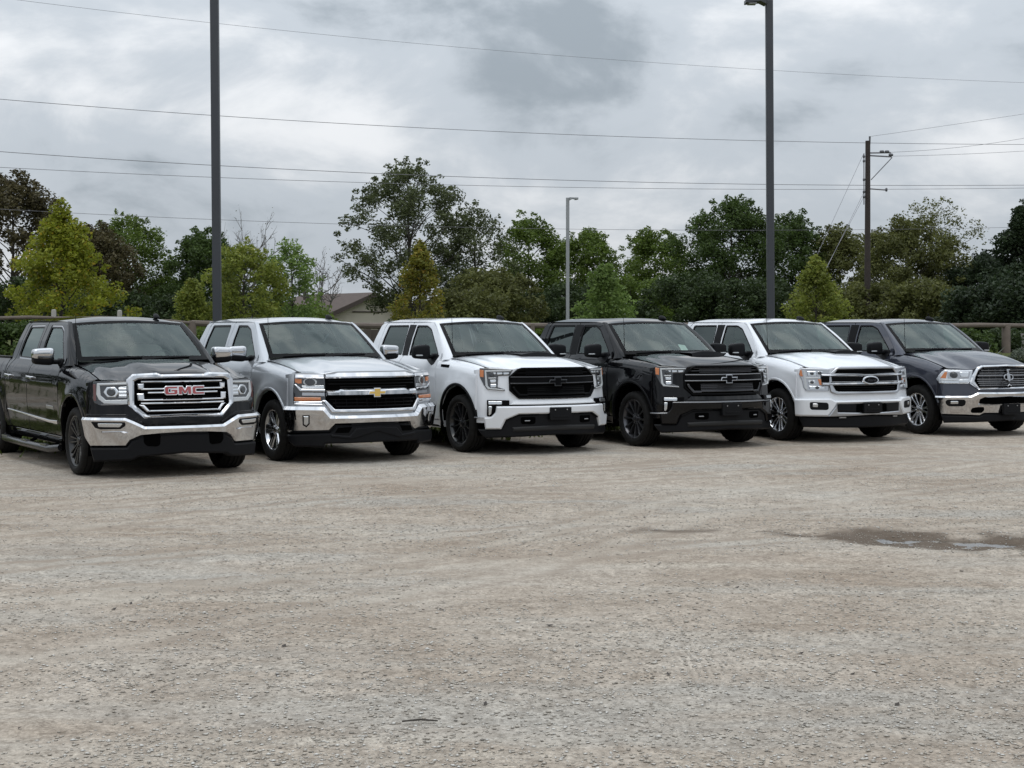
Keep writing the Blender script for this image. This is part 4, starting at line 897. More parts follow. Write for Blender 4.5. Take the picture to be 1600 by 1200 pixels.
tC, bC = truck(2, 'white pickup with blacked-out grille and black wheels, third truck from the left', .967, nose_c, 'split', M_['gloss_wheel'],
    dict(paint=M_['white_paint'], edge=T3['hoodedge'], mirror_lamp=1, sail=1, arch=M_['plastic'], dome=.024, dome_w=(.50, .72), trim=M_['dark_chrome'], louvre=M_['gloss_black'], frame=M_['gloss_black'], emblem_rim=M_['dark_chrome'], emblem_face=M_['gloss_black'], line=None, scoop=(-.16, .60, .50, .96)))
tD, bD = truck(3, 'black pickup with dark grille and silver-outlined emblem, between the two white trucks', .957, nose_c, 'twelve', M_['alloy_dark'],
    dict(paint=M_['black_paint'], edge=T3['hoodedge'], mirror_lamp=1, sail=1, arch=M_['plastic'], dome=.024, dome_w=(.50, .72), trim=M_['trim_dark'], louvre=M_['dark_chrome'], frame=M_['dark_chrome'], emblem_rim=M_['satin'], emblem_face=M_['gloss_black'], line=M_['trim_dark'], scoop=(-.16, .60, .50, .96)))
tE, bE = truck(4, 'white pickup with chrome double-bar grille and oval emblem, second truck from the right', .942, nose_d, 'double', M_['alloy'],
    dict(paint=M_['white_paint'], edge=T5['hoodedge'], mirror_lamp=1, sail=1, dip=1, dome=.026, dome_w=(.45, .62), scoop=(-.05, .58, .56, .97)))
tF, bF = truck(5, 'dark grey pickup with rounded chrome grille, cut off by the right edge of the photo', .980, nose_e, 'fan', M_['alloy'],
    dict(paint=M_['grey_paint'], edge=T6['hoodedge'], mirror_lamp=1, sail=1, dip=1, dome=.034, dome_w=(.42, .66), rear_bumper=M_['chrome']))
# left truck: running boards, flank moulding, badges
for sg in (-1, 1):
    rb = tube('running_board', [(sg * .93, .72, .26), (sg * 1.0, .95, .235), (sg * 1.005, 2.0, .235), (sg * 1.0, 3.05, .24), (sg * .93, 3.2, .27)], .042, M_['gloss_wheel'], tA, 10)
    for y in (1.12, 2.0, 2.95): box('step_pad', *sorted((sg * .985, sg * 1.035)), y - .13, y + .13, .268, .284, M_['satin'], rb)
    for y in (1.0, 2.0, 3.0): tube('board_bracket', [(sg * .99, y, .24), (sg * .80, y, .33)], .022, M_['matte_black'], tA, 6)
    plate('door_moulding', bA.side(sg), [(.76, .530), (1.10, .535), (3.02, .605), (3.02, .625), (1.12, .568), (.76, .575)], h=.014, t=.02, bev=.005, g=.06, mat=M_['chrome'], parent=tA, flip=sg < 0)
    plate('badge', bA.side(sg), [(.86, .70), (1.16, .705), (1.16, .745), (.86, .74)], h=.006, t=.01, bev=.003, g=0, mat=M_['satin'], parent=tA, flip=sg < 0)
    for tt, bb in ((tC, bC), (tD, bD)):
        plate('fender_badge', bb.side(sg), rnd([(.28, 1.120), (.52, 1.130), (.54, 1.165), (.30, 1.160)], .01), h=.008, t=.014, bev=.004, g=0, mat=M_['gloss_black'], parent=tt, flip=sg < 0)
# sheets of paper on the dashboards
def dash_card(Bd, i, u, w, hh, tilt, label):
    c = math.cos(POSE[i][2]); s = math.sin(POSE[i][2]); y = .66; z = 1.250
    x0, y0 = POSE[i][0] + c * u - s * y, POSE[i][1] + s * u + c * y
    V, F = box_geo(-w / 2, w / 2, -.001, .001, 0, hh); o = obj('dash_card', mesh('dash_card', V, F, 0), M_['paper'])
    o.location = (x0, y0, z); o.rotation_euler = (-tilt, R(6), POSE[i][2]); tag(o, label, 'paper')
dash_card(bA, 0, .50, .26, .07, R(52), 'pale paper lying behind the windshield of the black truck with red lettering')
dash_card(bB, 1, .56, .18, .08, R(50), 'pale paper lying behind the windshield of the silver truck')
dash_card(bD, 3, .42, .13, .24, R(50), 'pale green card leaning in the windshield of the black truck between the white ones')
# ------------------------------------------------------------------ terrain
NX, NY = -.514, .857            # normal of the parking row (towards the fence)
def pix(px, py, d): return Vector(((px - 800) / F_PX * d, d, CAM_H - (py - HOR) / F_PX * d))
def vnoise(x, y, sc, seed):
    r = np.random.default_rng(seed); G = r.random((256, 256)); X = x / sc; Y = y / sc
    xi = np.floor(X).astype(int); yi = np.floor(Y).astype(int); fx = X - xi; fy = Y - yi; fx = fx * fx * (3 - 2 * fx); fy = fy * fy * (3 - 2 * fy)
    g = lambda a, b: G[a % 256, b % 256]
    return (g(xi, yi) * (1 - fx) + g(xi + 1, yi) * fx) * (1 - fy) + (g(xi, yi + 1) * (1 - fx) + g(xi + 1, yi + 1) * fx) * fy - .5
PUD = [(3.05, 12.85, .60, .38, .050), (3.55, 12.55, .75, .40, .058), (4.5, 12.2, .8, .42, .05), (1.35, 13.25, .42, .22, .012), (2.40, 13.02, .36, .24, .022)]
def hollow(x, y):
    d = np.zeros_like(x)
    for cx, cy, rx, ry, dep in PUD:
        q = ((x - cx) / rx) ** 2 + ((y - cy) / ry) ** 2; d = np.maximum(d, dep * np.exp(-q * 1.3))
    return d
def berm(x, y):
    n = x * NX + y * NY
    return .95 * sstep(24.0, 30.0, n) + .15 * sstep(30, 60, n)
def terrain(x, y):
    x = np.asarray(x, float); y = np.asarray(y, float)
    fade = 1 - sstep(30, 45, np.hypot(x, y))
    u = x * .86 + y * .51; v = -x * .51 + y * .86
    z = .030 * vnoise(x, y, 2.6, 1) + .016 * vnoise(x, y, .8, 2) + .014 * vnoise(u * .22, v, .28, 3) + .014 * vnoise(x, y, .22, 4) + .013 * vnoise(x, y, .11, 5)
    # keep it level where the trucks stand
    n = x * NX + y * NY; lvl = 1 - .75 * np.exp(-((n - 18.6) / 1.7) ** 2)
    hl = hollow(x, y)
    return z * fade * lvl - hl * (1 + 1.1 * vnoise(x * .6, y * 1.5, .40, 6) + .9 * vnoise(x, y, .13, 7)) + berm(x, y)
xs = np.r_[-900, -500, -250, -120, -60, -40, -30, np.arange(-24, -9, .6), np.arange(-9, 11, .06), np.arange(11, 30, .6), 40, 60, 120, 250, 500, 900]
ys = np.r_[-300, -120, -40, -15, -5, 0, 2, 3.5, np.arange(4.4, 20, .055), np.arange(20, 48, .3), 52, 60, 70, 85, 110, 150, 250, 500, 1200]
GX, GY = np.meshgrid(xs, ys); GZ = terrain(GX, GY)
nx_, ny_ = len(xs), len(ys); ii = np.arange(nx_ * ny_).reshape(ny_, nx_)
Q = np.stack([ii[:-1, :-1], ii[:-1, 1:], ii[1:, 1:], ii[1:, :-1]], -1).reshape(-1, 4)
gme = fast_mesh('ground', np.stack([GX, GY, GZ], -1).reshape(-1, 3), quads=Q); gme.shade_smooth()
wet = np.clip(hollow(GX, GY) / .017 + vnoise(GX, GY, .40, 9) * 1.3 - .35 + vnoise(GX, GY, .12, 10) * 1.1, 0, 1) * (hollow(GX, GY) > .002)
at = gme.attributes.new('wet', 'FLOAT', 'POINT'); at.data.foreach_set('value', wet.astype(np.float32).ravel())
NN = GX * NX + GY * NY
def near_line(x, y, P):
    d = np.full(x.shape, 99.)
    for (ax, ay), (bx, by) in zip(P[:-1], P[1:]):
        L2 = (bx - ax) ** 2 + (by - ay) ** 2; t = np.clip(((x - ax) * (bx - ax) + (y - ay) * (by - ay)) / L2, 0, 1); d = np.minimum(d, np.hypot(x - ax - t * (bx - ax), y - ay - t * (by - ay)))
    return d
TRACKS = [[(-9, 12.6), (-4.8, 15.1), (0, 18.6), (6, 21.3)], [(-8, 10.4), (-4.1, 13.0), (-1.55, 15.6), (3.5, 19.2), (9, 22)], [(-3, 7.5), (0, 10.9), (1.7, 14.2), (6.5, 18.6), (10, 20)], [(-6, 7.6), (-2.5, 10.2), (1.2, 12.2), (7, 15.2)]]
tk = np.zeros_like(GX); pk = np.zeros_like(GX)
for P in TRACKS:
    for off in (0, 1.7):
        d = near_line(GX, GY - off, P) + .10 * vnoise(GX, GY, .5, 41); tk = np.maximum(tk, np.exp(-((d - .17) / .07) ** 2)); pk = np.maximum(pk, np.exp(-(d / .12) ** 2))
gat = (vnoise(GX, GY, 1.4, 43) + .5).clip(0, 1); tk *= gat * (.4 + vnoise(GX, GY, .16, 44) + .5) * 1.25; pk *= (1 - .6 * gat)
trd = np.exp(-((GX - .92) / .13) ** 4 - ((GY - 7.95) / .42) ** 2) + .8 * np.exp(-((GX - 1.55) / .14) ** 4 - ((GY - 6.9) / .35) ** 2)
for nm, arr in (('track', tk), ('packed', pk), ('tread', trd * (.45 + vnoise(GX, GY, .2, 47)) * 1.4)):
    at = gme.attributes.new(nm, 'FLOAT', 'POINT'); at.data.foreach_set('value', np.clip(arr, 0, 1).astype(np.float32).ravel())
LEFT = 5.5 * sstep(-8.0, -10.5, GX)
grs = sstep(20.9, 22.3, NN - LEFT + 1.6 * vnoise(GX, GY, 1.3, 11) + .8 * vnoise(GX, GY, .4, 12))
at = gme.attributes.new('verge', 'FLOAT', 'POINT'); at.data.foreach_set('value', grs.astype(np.float32).ravel())
def ground_mat():
    m, nt, b = mat_new('gravel_ground'); N = nt.nodes.new; L = nt.links.new
    tc = N('ShaderNodeTexCoord')
    def noise(scale, det=4, rough=.55, rot=0, stretch=None, off=(0, 0, 0)):
        mp = N('ShaderNodeMapping'); L(tc.outputs['Object'], mp.inputs[0]); mp.inputs['Rotation'].default_value = (0, 0, rot); mp.inputs['Location'].default_value = off
        if stretch: mp.inputs['Scale'].default_value = stretch
        n = N('ShaderNodeTexNoise'); n.inputs['Scale'].default_value = scale; n.inputs['Detail'].default_value = det; n.inputs['Roughness'].default_value = rough
        L(mp.outputs[0], n.inputs['Vector']); return n.outputs['Fac']
    def ramp(f, *st):
        r = N('ShaderNodeValToRGB'); L(f, r.inputs[0]); e = r.color_ramp.elements
        e[0].position, e[0].color = st[0][0], (*st[0][1], 1); e[1].position, e[1].color = st[-1][0], (*st[-1][1], 1)
        for p, c in st[1:-1]: q = e.new(p); q.color = (*c, 1)
        return r.outputs[0]
    def mix(f, a, bb, typ='MIX'):
        x = N('ShaderNodeMix'); x.data_type = 'RGBA'; x.blend_type = typ
        if isinstance(f, (int, float)): x.inputs[0].default_value = f
        else: L(f, x.inputs[0])
        for k, v in ((6, a), (7, bb)):
            if isinstance(v, tuple): x.inputs[k].default_value = (*v, 1)
            else: L(v, x.inputs[k])
        return x.outputs[2]
    def math_(op, a, bb):
        x = N('ShaderNodeMath'); x.operation = op; x.use_clamp = op != 'MULTIPLY'
        for k, v in enumerate((a, bb)):
            if isinstance(v, (int, float)): x.inputs[k].default_value = v
            else: L(v, x.inputs[k])
        return x.outputs[0]
    broad = noise(.35, 5, .6); mid = noise(1.7, 6, .62, off=(3, 1, 0)); streak = noise(1.0, 5, .6, rot=R(-29), stretch=(.22, 2.2, 1)); fine = noise(34, 6, .80); grit = noise(95, 3, .7)
    base = ramp(broad, (.34, (.312, .254, .200)), (.5, (.402, .346, .286)), (.66, (.440, .396, .340)))
    base = mix(math_('MULTIPLY', ramp(mid, (.42, (0, 0, 0)), (.66, (1, 1, 1))), .60), base, (.290, .238, .188))
    base = mix(math_('MULTIPLY', ramp(streak, (.48, (0, 0, 0)), (.68, (1, 1, 1))), .55), base, (.475, .430, .365))
    base = mix(math_('MULTIPLY', ramp(noise(.8, 5, .6, rot=R(-20), stretch=(.3, 1.3, 1), off=(5, 7, 0)), (.50, (0, 0, 0)), (.66, (1, 1, 1))), .55), base, (.365, .355, .325))
    base = mix(1.0, base, ramp(fine, (.30, (.55, .53, .51)), (.5, (.98, .98, .98)), (.70, (1.32, 1.33, 1.34))), 'MULTIPLY')
    base = mix(1.0, base, ramp(noise(8.5, 9, .80, off=(2, 5, 0)), (.34, (.62, .60, .58)), (.5, (.97, .97, .97)), (.66, (1.22, 1.22, 1.21))), 'MULTIPLY')
    vo = N('ShaderNodeTexVoronoi'); vo.inputs['Scale'].default_value = 78; L(tc.outputs['Object'], vo.inputs['Vector']); vo.inputs['Randomness'].default_value = 1
    stones = ramp(vo.outputs['Color'], (.0, (.70, .69, .68)), (.5, (1, 1, 1)), (1, (1.25, 1.25, 1.24)))
    stm = ramp(noise(2.3, 4, .6, off=(9, 2, 0)), (.38, (.25, .25, .25)), (.62, (1, 1, 1)))
    base = mix(stm, base, mix(1.0, base, stones, 'MULTIPLY'))
    ta = N('ShaderNodeAttribute'); ta.attribute_name = 'track'
    base = mix(math_('MULTIPLY', ta.outputs['Fac'], .95), base, (.285, .235, .188))
    tb = N('ShaderNodeAttribute'); tb.attribute_name = 'packed'
    base = mix(math_('MULTIPLY', tb.outputs['Fac'], .38), base, (.47, .425, .36))
    tr = N('ShaderNodeAttribute'); tr.attribute_name = 'tread'; wv = N('ShaderNodeTexWave'); wv.bands_direction = 'X'; wv.inputs['Scale'].default_value = 8.0; wv.inputs['Distortion'].default_value = 1.2; wv.inputs['Detail'].default_value = 2; L(tc.outputs['Object'], wv.inputs['Vector'])
    base = mix(tr.outputs['Fac'], base, mix(1.0, base, ramp(wv.outputs['Fac'], (.2, (.70, .69, .68)), (.8, (1.18, 1.18, 1.18))), 'MULTIPLY'))
    wa = N('ShaderNodeAttribute'); wa.attribute_name = 'wet'
    base = mix(math_('MULTIPLY', wa.outputs['Fac'], .85), base, (.085, .062, .044))
    va = N('ShaderNodeAttribute'); va.attribute_name = 'verge'
    soil = ramp(noise(5, 5, .6), (.3, (.045, .055, .018)), (.7, (.10, .11, .035)))
    base = mix(va.outputs['Fac'], base, soil)
    L(base, b.inputs['Base Color'])
    rg = N('ShaderNodeMapRange'); L(wa.outputs['Fac'], rg.inputs[0]); rg.inputs[3].default_value = .95; rg.inputs[4].default_value = .85; L(rg.outputs[0], b.inputs['Roughness'])
    b.inputs['Specular IOR Level'].default_value = .12
    hgt = math_('ADD', math_('MULTIPLY', vo.outputs['Distance'], -.55), math_('MULTIPLY', fine, .7)); 
    x = N('ShaderNodeMath'); x.operation = 'ADD'; a1 = N('ShaderNodeMath'); a1.operation = 'MULTIPLY'; L(vo.outputs['Distance'], a1.inputs[0]); a1.inputs[1].default_value = -.6
    L(a1.outputs[0], x.inputs[0]); L(fine, x.inputs[1]); x2 = N('ShaderNodeMath'); x2.operation = 'ADD'; L(x.outputs[0], x2.inputs[0]); a2 = N('ShaderNodeMath'); a2.operation = 'MULTIPLY'; L(grit, a2.inputs[0]); a2.inputs[1].default_value = .35; L(a2.outputs[0], x2.inputs[1])
    bp = N('ShaderNodeBump'); bp.inputs['Strength'].default_value = .5; bp.inputs['Distance'].default_value = .011; L(x2.outputs[0], bp.inputs['Height']); L(bp.outputs[0], b.inputs['Normal'])
    return m
g = obj('ground', gme, ground_mat()); tag(g, kind='structure')
# water standing in the hollows
def water():
    V = []; F = []; n = 0; step = .04
    X = np.arange(.6, 5.4, step); Yy = np.arange(11.4, 14.2, step); A, Bq = np.meshgrid(X, Yy); Z = terrain(A, Bq); H = hollow(A, Bq)
    lvl = -.031; keep = (Z < lvl + .006) & (H > .01); idx = {}
    for j in range(len(Yy) - 1):
        for i in range(len(X) - 1):
            if keep[j, i] or keep[j, i + 1] or keep[j + 1, i] or keep[j + 1, i + 1]:
                q = []
                for jj, i2 in ((j, i), (j, i + 1), (j + 1, i + 1), (j + 1, i)):
                    if (jj, i2) not in idx: idx[(jj, i2)] = len(V); V.append((X[i2], Yy[jj], lvl))
                    q.append(idx[(jj, i2)])
                F.append(q)
    m, nt, b = mat_new('puddle_water'); b.inputs['Base Color'].default_value = (.09, .075, .06, 1); b.inputs['Roughness'].default_value = .03; b.inputs['IOR'].default_value = 1.33
    tc = nt.nodes.new('ShaderNodeTexCoord'); n_ = nt.nodes.new('ShaderNodeTexNoise'); n_.inputs['Scale'].default_value = 7; nt.links.new(tc.outputs['Object'], n_.inputs[0])
    bp = nt.nodes.new('ShaderNodeBump'); bp.inputs['Strength'].default_value = .05; nt.links.new(n_.outputs[0], bp.inputs['Height']); nt.links.new(bp.outputs[0], b.inputs['Normal'])
    o = obj('puddle', mesh('puddle', V, F, 0), m); tag(o, kind='structure')
water()
# loose stones
def gravel():
    ico = np.array([(0, 0, 1), (.9, 0, .25), (.28, .85, .3), (-.72, .53, .22), (-.72, -.53, .3), (.28, -.85, .24), (0, 0, -.4)], float)
    tri = np.array([(0, 1, 2), (0, 2, 3), (0, 3, 4), (0, 4, 5), (0, 5, 1), (1, 6, 2), (2, 6, 3), (3, 6, 4), (4, 6, 5), (5, 6, 1)])
    n = 130000; r = np.random.default_rng(5)
    y = 5.2 + (r.random(n) ** 1.9) * 15; x = (r.random(n) - .5) * (y * .86 + 2.0) + .3
    pat = vnoise(x, y, 1.6, 21) + .7 * vnoise(x, y, .5, 22)
    k = (pat * 1.6 + r.random(n) * .9 > .38) & (terrain(x, y) > -.033) & ((x * NX + y * NY) < 17.6); x, y = x[k], y[k]; n = len(x)
    s = .0038 + .0085 * r.random(n) ** 2.6 + (r.random(n) < .004) * .008
    a = r.random(n) * 6.28; c, sn = np.cos(a), np.sin(a); fl = .30 + .35 * r.random(n); el = .8 + .6 * r.random(n)
    J = 1 + .35 * (r.random((n, 7, 3)) - .5)
    P = ico[None] * J; P[:, :, 0] *= el[:, None]; P[:, :, 2] *= fl[:, None]; P *= s[:, None, None]
    z = terrain(x, y)
    W = np.empty_like(P); W[:, :, 0] = P[:, :, 0] * c[:, None] - P[:, :, 1] * sn[:, None] + x[:, None]; W[:, :, 1] = P[:, :, 0] * sn[:, None] + P[:, :, 1] * c[:, None] + y[:, None]; W[:, :, 2] = P[:, :, 2] + (z + s * .12)[:, None]
    Tq = (tri[None] + (np.arange(n) * 7)[:, None, None]).reshape(-1, 3)
    m, nt, b = mat_new('gravel_stone'); ge = nt.nodes.new('ShaderNodeNewGeometry'); rp = nt.nodes.new('ShaderNodeValToRGB'); nt.links.new(ge.outputs['Random Per Island'], rp.inputs[0])
    e = rp.color_ramp.elements; e[0].color = (.22, .20, .175, 1); e[1].color = (.62, .60, .56, 1); q = e.new(.07); q.color = (.34, .30, .25, 1); q = e.new(.6); q.color = (.46, .425, .37, 1)
    nt.links.new(rp.outputs[0], b.inputs['Base Color']); b.inputs['Roughness'].default_value = .85; b.inputs['Specular IOR Level'].default_value = .3
    o = obj('gravel', fast_mesh('gravel', W.reshape(-1, 3), tris=Tq), m); tag(o, 'loose grey and tan stones scattered over the lot', 'gravel', kind='stuff')
gravel()
def litter():
    r = np.random.default_rng(8); n = 70; y = 6.5 + r.random(n) ** 1.3 * 11; x = (r.random(n) - .5) * y * .75; z = terrain(x, y); V = []; F = []
    for i in range(n):
        a = r.random() * 6.28; L_ = .012 + .014 * r.random(); w = L_ * (.25 + .4 * r.random()); c, s = math.cos(a), math.sin(a); b = len(V)
        for dx, dy, dz in ((-L_, 0, .006), (0, -w, .003), (L_, 0, .012), (0, w, .008)): V.append((x[i] + dx * c - dy * s, y[i] + dx * s + dy * c, z[i] + dz))
        F += [[b, b + 1, b + 2], [b, b + 2, b + 3]]
    o = obj('leaf_litter', mesh('leaf_litter', V, F, 0), pmat('dry_leaf', (.045, .035, .028), .8)); tag(o, 'small dark dry leaves scattered over the gravel', 'leaves', kind='stuff')
litter()
p0, p1 = pix(628, 1131, F_PX * CAM_H / (1131 - HOR)), pix(684, 1131, F_PX * CAM_H / (1131 - HOR))
tw = tube('twig', [(p0.x, p0.y, .016 + float(terrain(p0.x, p0.y))), ((p0.x + p1.x) / 2, p0.y + .012, .018 + float(terrain((p0.x + p1.x) / 2, p0.y))), (p1.x, p1.y - .01, .014 + float(terrain(p1.x, p1.y)))], [.0035, .0045, .003], pmat('twig_bark', (.05, .042, .035), .85)); tag(tw, 'short dark twig lying on the gravel in the foreground', 'twig')
# ------------------------------------------------------------------ grass verge
def grass():
    r = np.random.default_rng(3); n = 70000
    t = r.random(n) * 46 - 14; q = 20.4 + r.random(n) ** 1.5 * 11.6
    x = t * .857 + q * NX; y = t * .514 + q * NY
    dens = sstep(20.9, 22.3, q - 5.5 * sstep(-8.0, -10.5, x) + 1.6 * vnoise(x, y, 1.3, 11) + .8 * vnoise(x, y, .4, 12)); k = r.random(n) < dens + .012; x, y, q = x[k], y[k], q[k]; n = len(x)
    z = terrain(x, y); h = (.05 + .10 * r.random(n)) * (1 + 1.2 * (q > 28) * r.random(n)); a = r.random(n) * 6.28; w = .012 + .012 * r.random(n); lean = (r.random((n, 2)) - .5) * .12
    V = np.empty((n, 3, 3)); V[:, 0] = np.stack([x - np.cos(a) * w, y - np.sin(a) * w, z - .01], -1); V[:, 1] = np.stack([x + np.cos(a) * w, y + np.sin(a) * w, z - .01], -1); V[:, 2] = np.stack([x + lean[:, 0], y + lean[:, 1], z + h], -1)
    o = obj('grass', fast_mesh('grass', V.reshape(-1, 3), tris=np.arange(3 * n).reshape(-1, 3)), leaf_mat('grass_blade', (.07, .10, .02), (.16, .19, .045), (.24, .22, .10))); tag(o, 'short green grass on the verge behind the trucks', 'grass', kind='stuff')
grass()
# ------------------------------------------------------------------ trees
BARK = pmat('bark', (.050, .042, .034), .9, var=.4, vscale=3, bump=.4, bscale=14); BARK_L = pmat('bark_grey', (.13, .12, .11), .9, var=.3, vscale=3)
LV = dict(dark=leaf_mat('leaf_dark', (.038, .066, .016), (.086, .130, .032), None, .38), mid=leaf_mat('leaf_mid', (.070, .112, .018), (.145, .200, .038), None, .42), olive=leaf_mat('leaf_olive', (.074, .084, .022), (.150, .156, .048), None, .38),
    grey=leaf_mat('leaf_greygreen', (.056, .072, .028), (.120, .140, .058), None, .35), brown=leaf_mat('leaf_brown', (.058, .050, .022), (.120, .100, .045), (.10, .10, .04)), shrub=leaf_mat('leaf_shrub_shade', (.024, .040, .013), (.055, .082, .025)), maple=leaf_mat('leaf_maple', (.165, .200, .018), (.30, .315, .035), (.42, .28, .03), .45),  # shrub leaf: shade of the low band put into its colour
    lime=leaf_mat('leaf_lime', (.150, .185, .030), (.265, .300, .058), (.34, .32, .07), .42), gold=leaf_mat('leaf_gold', (.15, .165, .028), (.27, .235, .038), (.34, .20, .03), .4), young=leaf_mat('leaf_young', (.115, .185, .042), (.215, .300, .080), None, .42), pine=leaf_mat('leaf_pine', (.018, .032, .014), (.042, .062, .026)), agave=leaf_mat('leaf_agave', (.10, .125, .09), (.17, .19, .14)))
def gz(x, y): return float(terrain(x, y))
def leaves_mesh(C, Rr, per, size, r, flat=1.0, droop=0.):
    """leaf faces spread through the clumps: C centres, Rr radii"""
    n = int(sum(per)); idx = np.repeat(np.arange(len(C)), per)
    d = r.normal(size=(n, 3)); d /= np.linalg.norm(d, axis=1)[:, None]; rad = r.random(n) ** .45
    P = C[idx] + d * (Rr[idx] * rad)[:, None] * np.array([1, 1, flat]); P[:, 2] -= droop * r.random(n) * Rr[idx]
    s = size * (.5 + .75 * r.random(n))
    a = r.normal(size=(n, 3)); a[:, 2] *= .6; a /= np.linalg.norm(a, axis=1)[:, None]; b = r.normal(size=(n, 3)); b -= (a * b).sum(1)[:, None] * a; b /= np.linalg.norm(b, axis=1)[:, None]
    nn = np.cross(a, b)
    V = np.empty((n, 4, 3)); V[:, 0] = P - a * s[:, None]; V[:, 1] = P - b * (s * .55)[:, None] + nn * (s * .18)[:, None]; V[:, 2] = P + a * s[:, None]; V[:, 3] = P + b * (s * .55)[:, None] + nn * (s * .18)[:, None]
    return V.reshape(-1, 3), n
def env(kind, t):
    if kind == 'cone': return (1 - t) ** .95 * (.62 + .38 * min(1, t / .10)) + .04
    if kind == 'column': return math.sin(math.pi * min(1, (t * .9 + .08))) ** .6
    if kind == 'vase': return .35 + .65 * math.sin(math.pi * min(1, t * .78 + .12)) ** .8
    return max(.12, math.sin(math.pi * (t * .86 + .12))) ** .7
def tree(name, label, px, top, d, wpx, leaf, seed, kind='round', t0=.15, K=60, per=130, cr=.55, size=.085, flat=.8, cat='tree', group='trees behind the lot', bark=None, limbs=True, base_z=None, lean=0., group2=None):
    r = np.random.default_rng(seed); x = (px - 800) / F_PX * d; y = d; z0 = gz(x, y) if base_z is None else base_z
    H = CAM_H + (HOR - top) / F_PX * d - z0; W = wpx / F_PX * d / 2
    T = empty(name, (x, y, z0)); tag(T, label, cat, group)
    # trunk and limbs
    parts = []; tr = max(.05, H * .016); th = H * (.80 if kind in ('cone', 'round', 'column') else .62)
    wob = [(lean * t * H + r.normal() * .03 * H * t * (1 - t), r.normal() * .03 * H * t * (1 - t), th * t - .1) for t in np.linspace(0, 1, 7)]
    parts.append(tube_geo(wob, [tr * (1 - .75 * i / 6) * (1.35 if i == 0 else 1) for i in range(7)], 7))
    C = []; Rr = []
    for k in range(K):
        t = t0 + (1 - t0) * ((k + r.random()) / K) ** .9; e = env(kind, (t - t0) / (1 - t0)) * W * ((.82 + .36 * r.random()) if kind != 'cone' else (.55 + .75 * r.random()))
        ang = k * 2.39996 + r.normal() * .5; rr = e * (.35 + .65 * math.sqrt(r.random()))
        cz = H * t - cr * .55 * (t > .85); c = np.array([rr * math.cos(ang) + lean * H * t, rr * math.sin(ang), cz])
        q = cr * (.6 + .8 * r.random()) * (1.0 if t < .85 else .75)
        C.append(c); Rr.append(q)
        if limbs and (k % 2 == 0 or kind == 'vase'):
            hb = max(.12 * H, min(th * .97, cz - rr * (.55 + .35 * r.random()))); f = min(1, hb / th); i0 = min(5, int(f * 6)); w = f * 6 - i0
            a = np.array(wob[i0]) * (1 - w) + np.array(wob[i0 + 1]) * w
            mid = (a + c) / 2 + np.array([0, 0, .06 * H * r.random()]) + r.normal(size=3) * .04 * W; rb = tr * (.42 - .25 * f)
            parts.append(tube_geo([a, a * .55 + mid * .45, mid, mid * .45 + c * .55, c], [rb, rb * .8, rb * .6, rb * .4, rb * .15], 5, False))
    obj('trunk', mesh('trunk', *join_geo(parts), 60), bark or BARK, T)
    if leaf:
        if limbs:                                   # sprigs that break the outline
            for k in range(int(K * .8)):
                t = t0 + (1 - t0) * r.random() ** .7; e = env(kind, (t - t0) / (1 - t0)) * W * (1.0 + .16 * r.random()); ang = r.random() * 6.28
                C.append(np.array([e * math.cos(ang) + lean * H * t, e * math.sin(ang), H * (t + .03 * r.random())])); Rr.append(cr * (.22 + .22 * r.random()))
        C = np.array(C); Rr = np.array(Rr); pn = np.maximum(4, (1.45 * per * (Rr / cr) ** 2).astype(int)); V, n = leaves_mesh(C, Rr, pn, size, r, flat)
        obj('crown', fast_mesh('crown', V, quads=np.arange(4 * n).reshape(-1, 4)), LV[leaf], T)
    return T
def bare_tree(label, px, top, d, wpx, seed, few=None, n0=7):
    r = np.random.default_rng(seed); x = (px - 800) / F_PX * d; z0 = gz(x, d); H = CAM_H + (HOR - top) / F_PX * d - z0; W = wpx / F_PX * d / 2
    T = empty('bare_tree', (x, d, z0)); tag(T, label, 'tree', 'trees behind the lot'); parts = []; tips = []
    def grow(p, dr, L, rad, lev):
        pts = [p]; q = p.copy(); v = dr / np.linalg.norm(dr)
        for s in range(4):
            v = v + r.normal(size=3) * .16 + np.array([0, 0, .05]); v /= np.linalg.norm(v); q = q + v * L / 4; pts.append(q.copy())
        parts.append(tube_geo(pts, [rad * (1 - .16 * i) for i in range(5)], 5, False))
        if lev < 5:
            for k in range(3 if lev < 3 else 2):
                w = v + r.normal(size=3) * .75; w[2] = abs(w[2]) * .6 + .12; grow(pts[2 + (k % 3)], w, L * (.62 + .2 * r.random()), rad * .62, lev + 1)
        else: tips.append(q)
    grow(np.array([0, 0, -.1]), np.array([0, 0, 1.]), H * .42, H * .022, 0)
    for k in range(n0 - 4): grow(np.array([0, 0, H * .2]), np.array([r.normal() * 1.1, r.normal() * .6, .8]), H * .34, H * .016, 1)
    P = np.array([v for q in parts for v in q[0]]); sx = W / max(1e-3, np.percentile(np.abs(P[:, 0]), 99)); szz = H / P[:, 2].max()
    V, F = join_geo(parts); V = [(v[0] * sx, v[1] * sx, v[2] * szz) for v in V]
    obj('trunk', mesh('trunk', V, F, 60), BARK_L, T)
    C = np.array(tips) * np.array([sx, sx, szz]); Rr = np.full(len(C), .25); V, n = leaves_mesh(C, Rr, np.full(len(C), 1), .045, r)
    obj('crown', fast_mesh('crown', V, quads=np.arange(4 * n).reshape(-1, 4)), LV[few or 'brown'], T)
BG = 'trees behind the lot'
tree('tree', 'brown-leaved tree at the far left edge, behind the yellow-green maple', 20, 274, 74, 175, 'brown', 1, K=95, per=190, cr=.62, size=.09, t0=.1)
tree('tree', 'rust brown dense tree to the right of the maple, left of the tall green one', 150, 352, 80, 130, 'brown', 2, K=80, per=190, cr=.6, t0=.05)
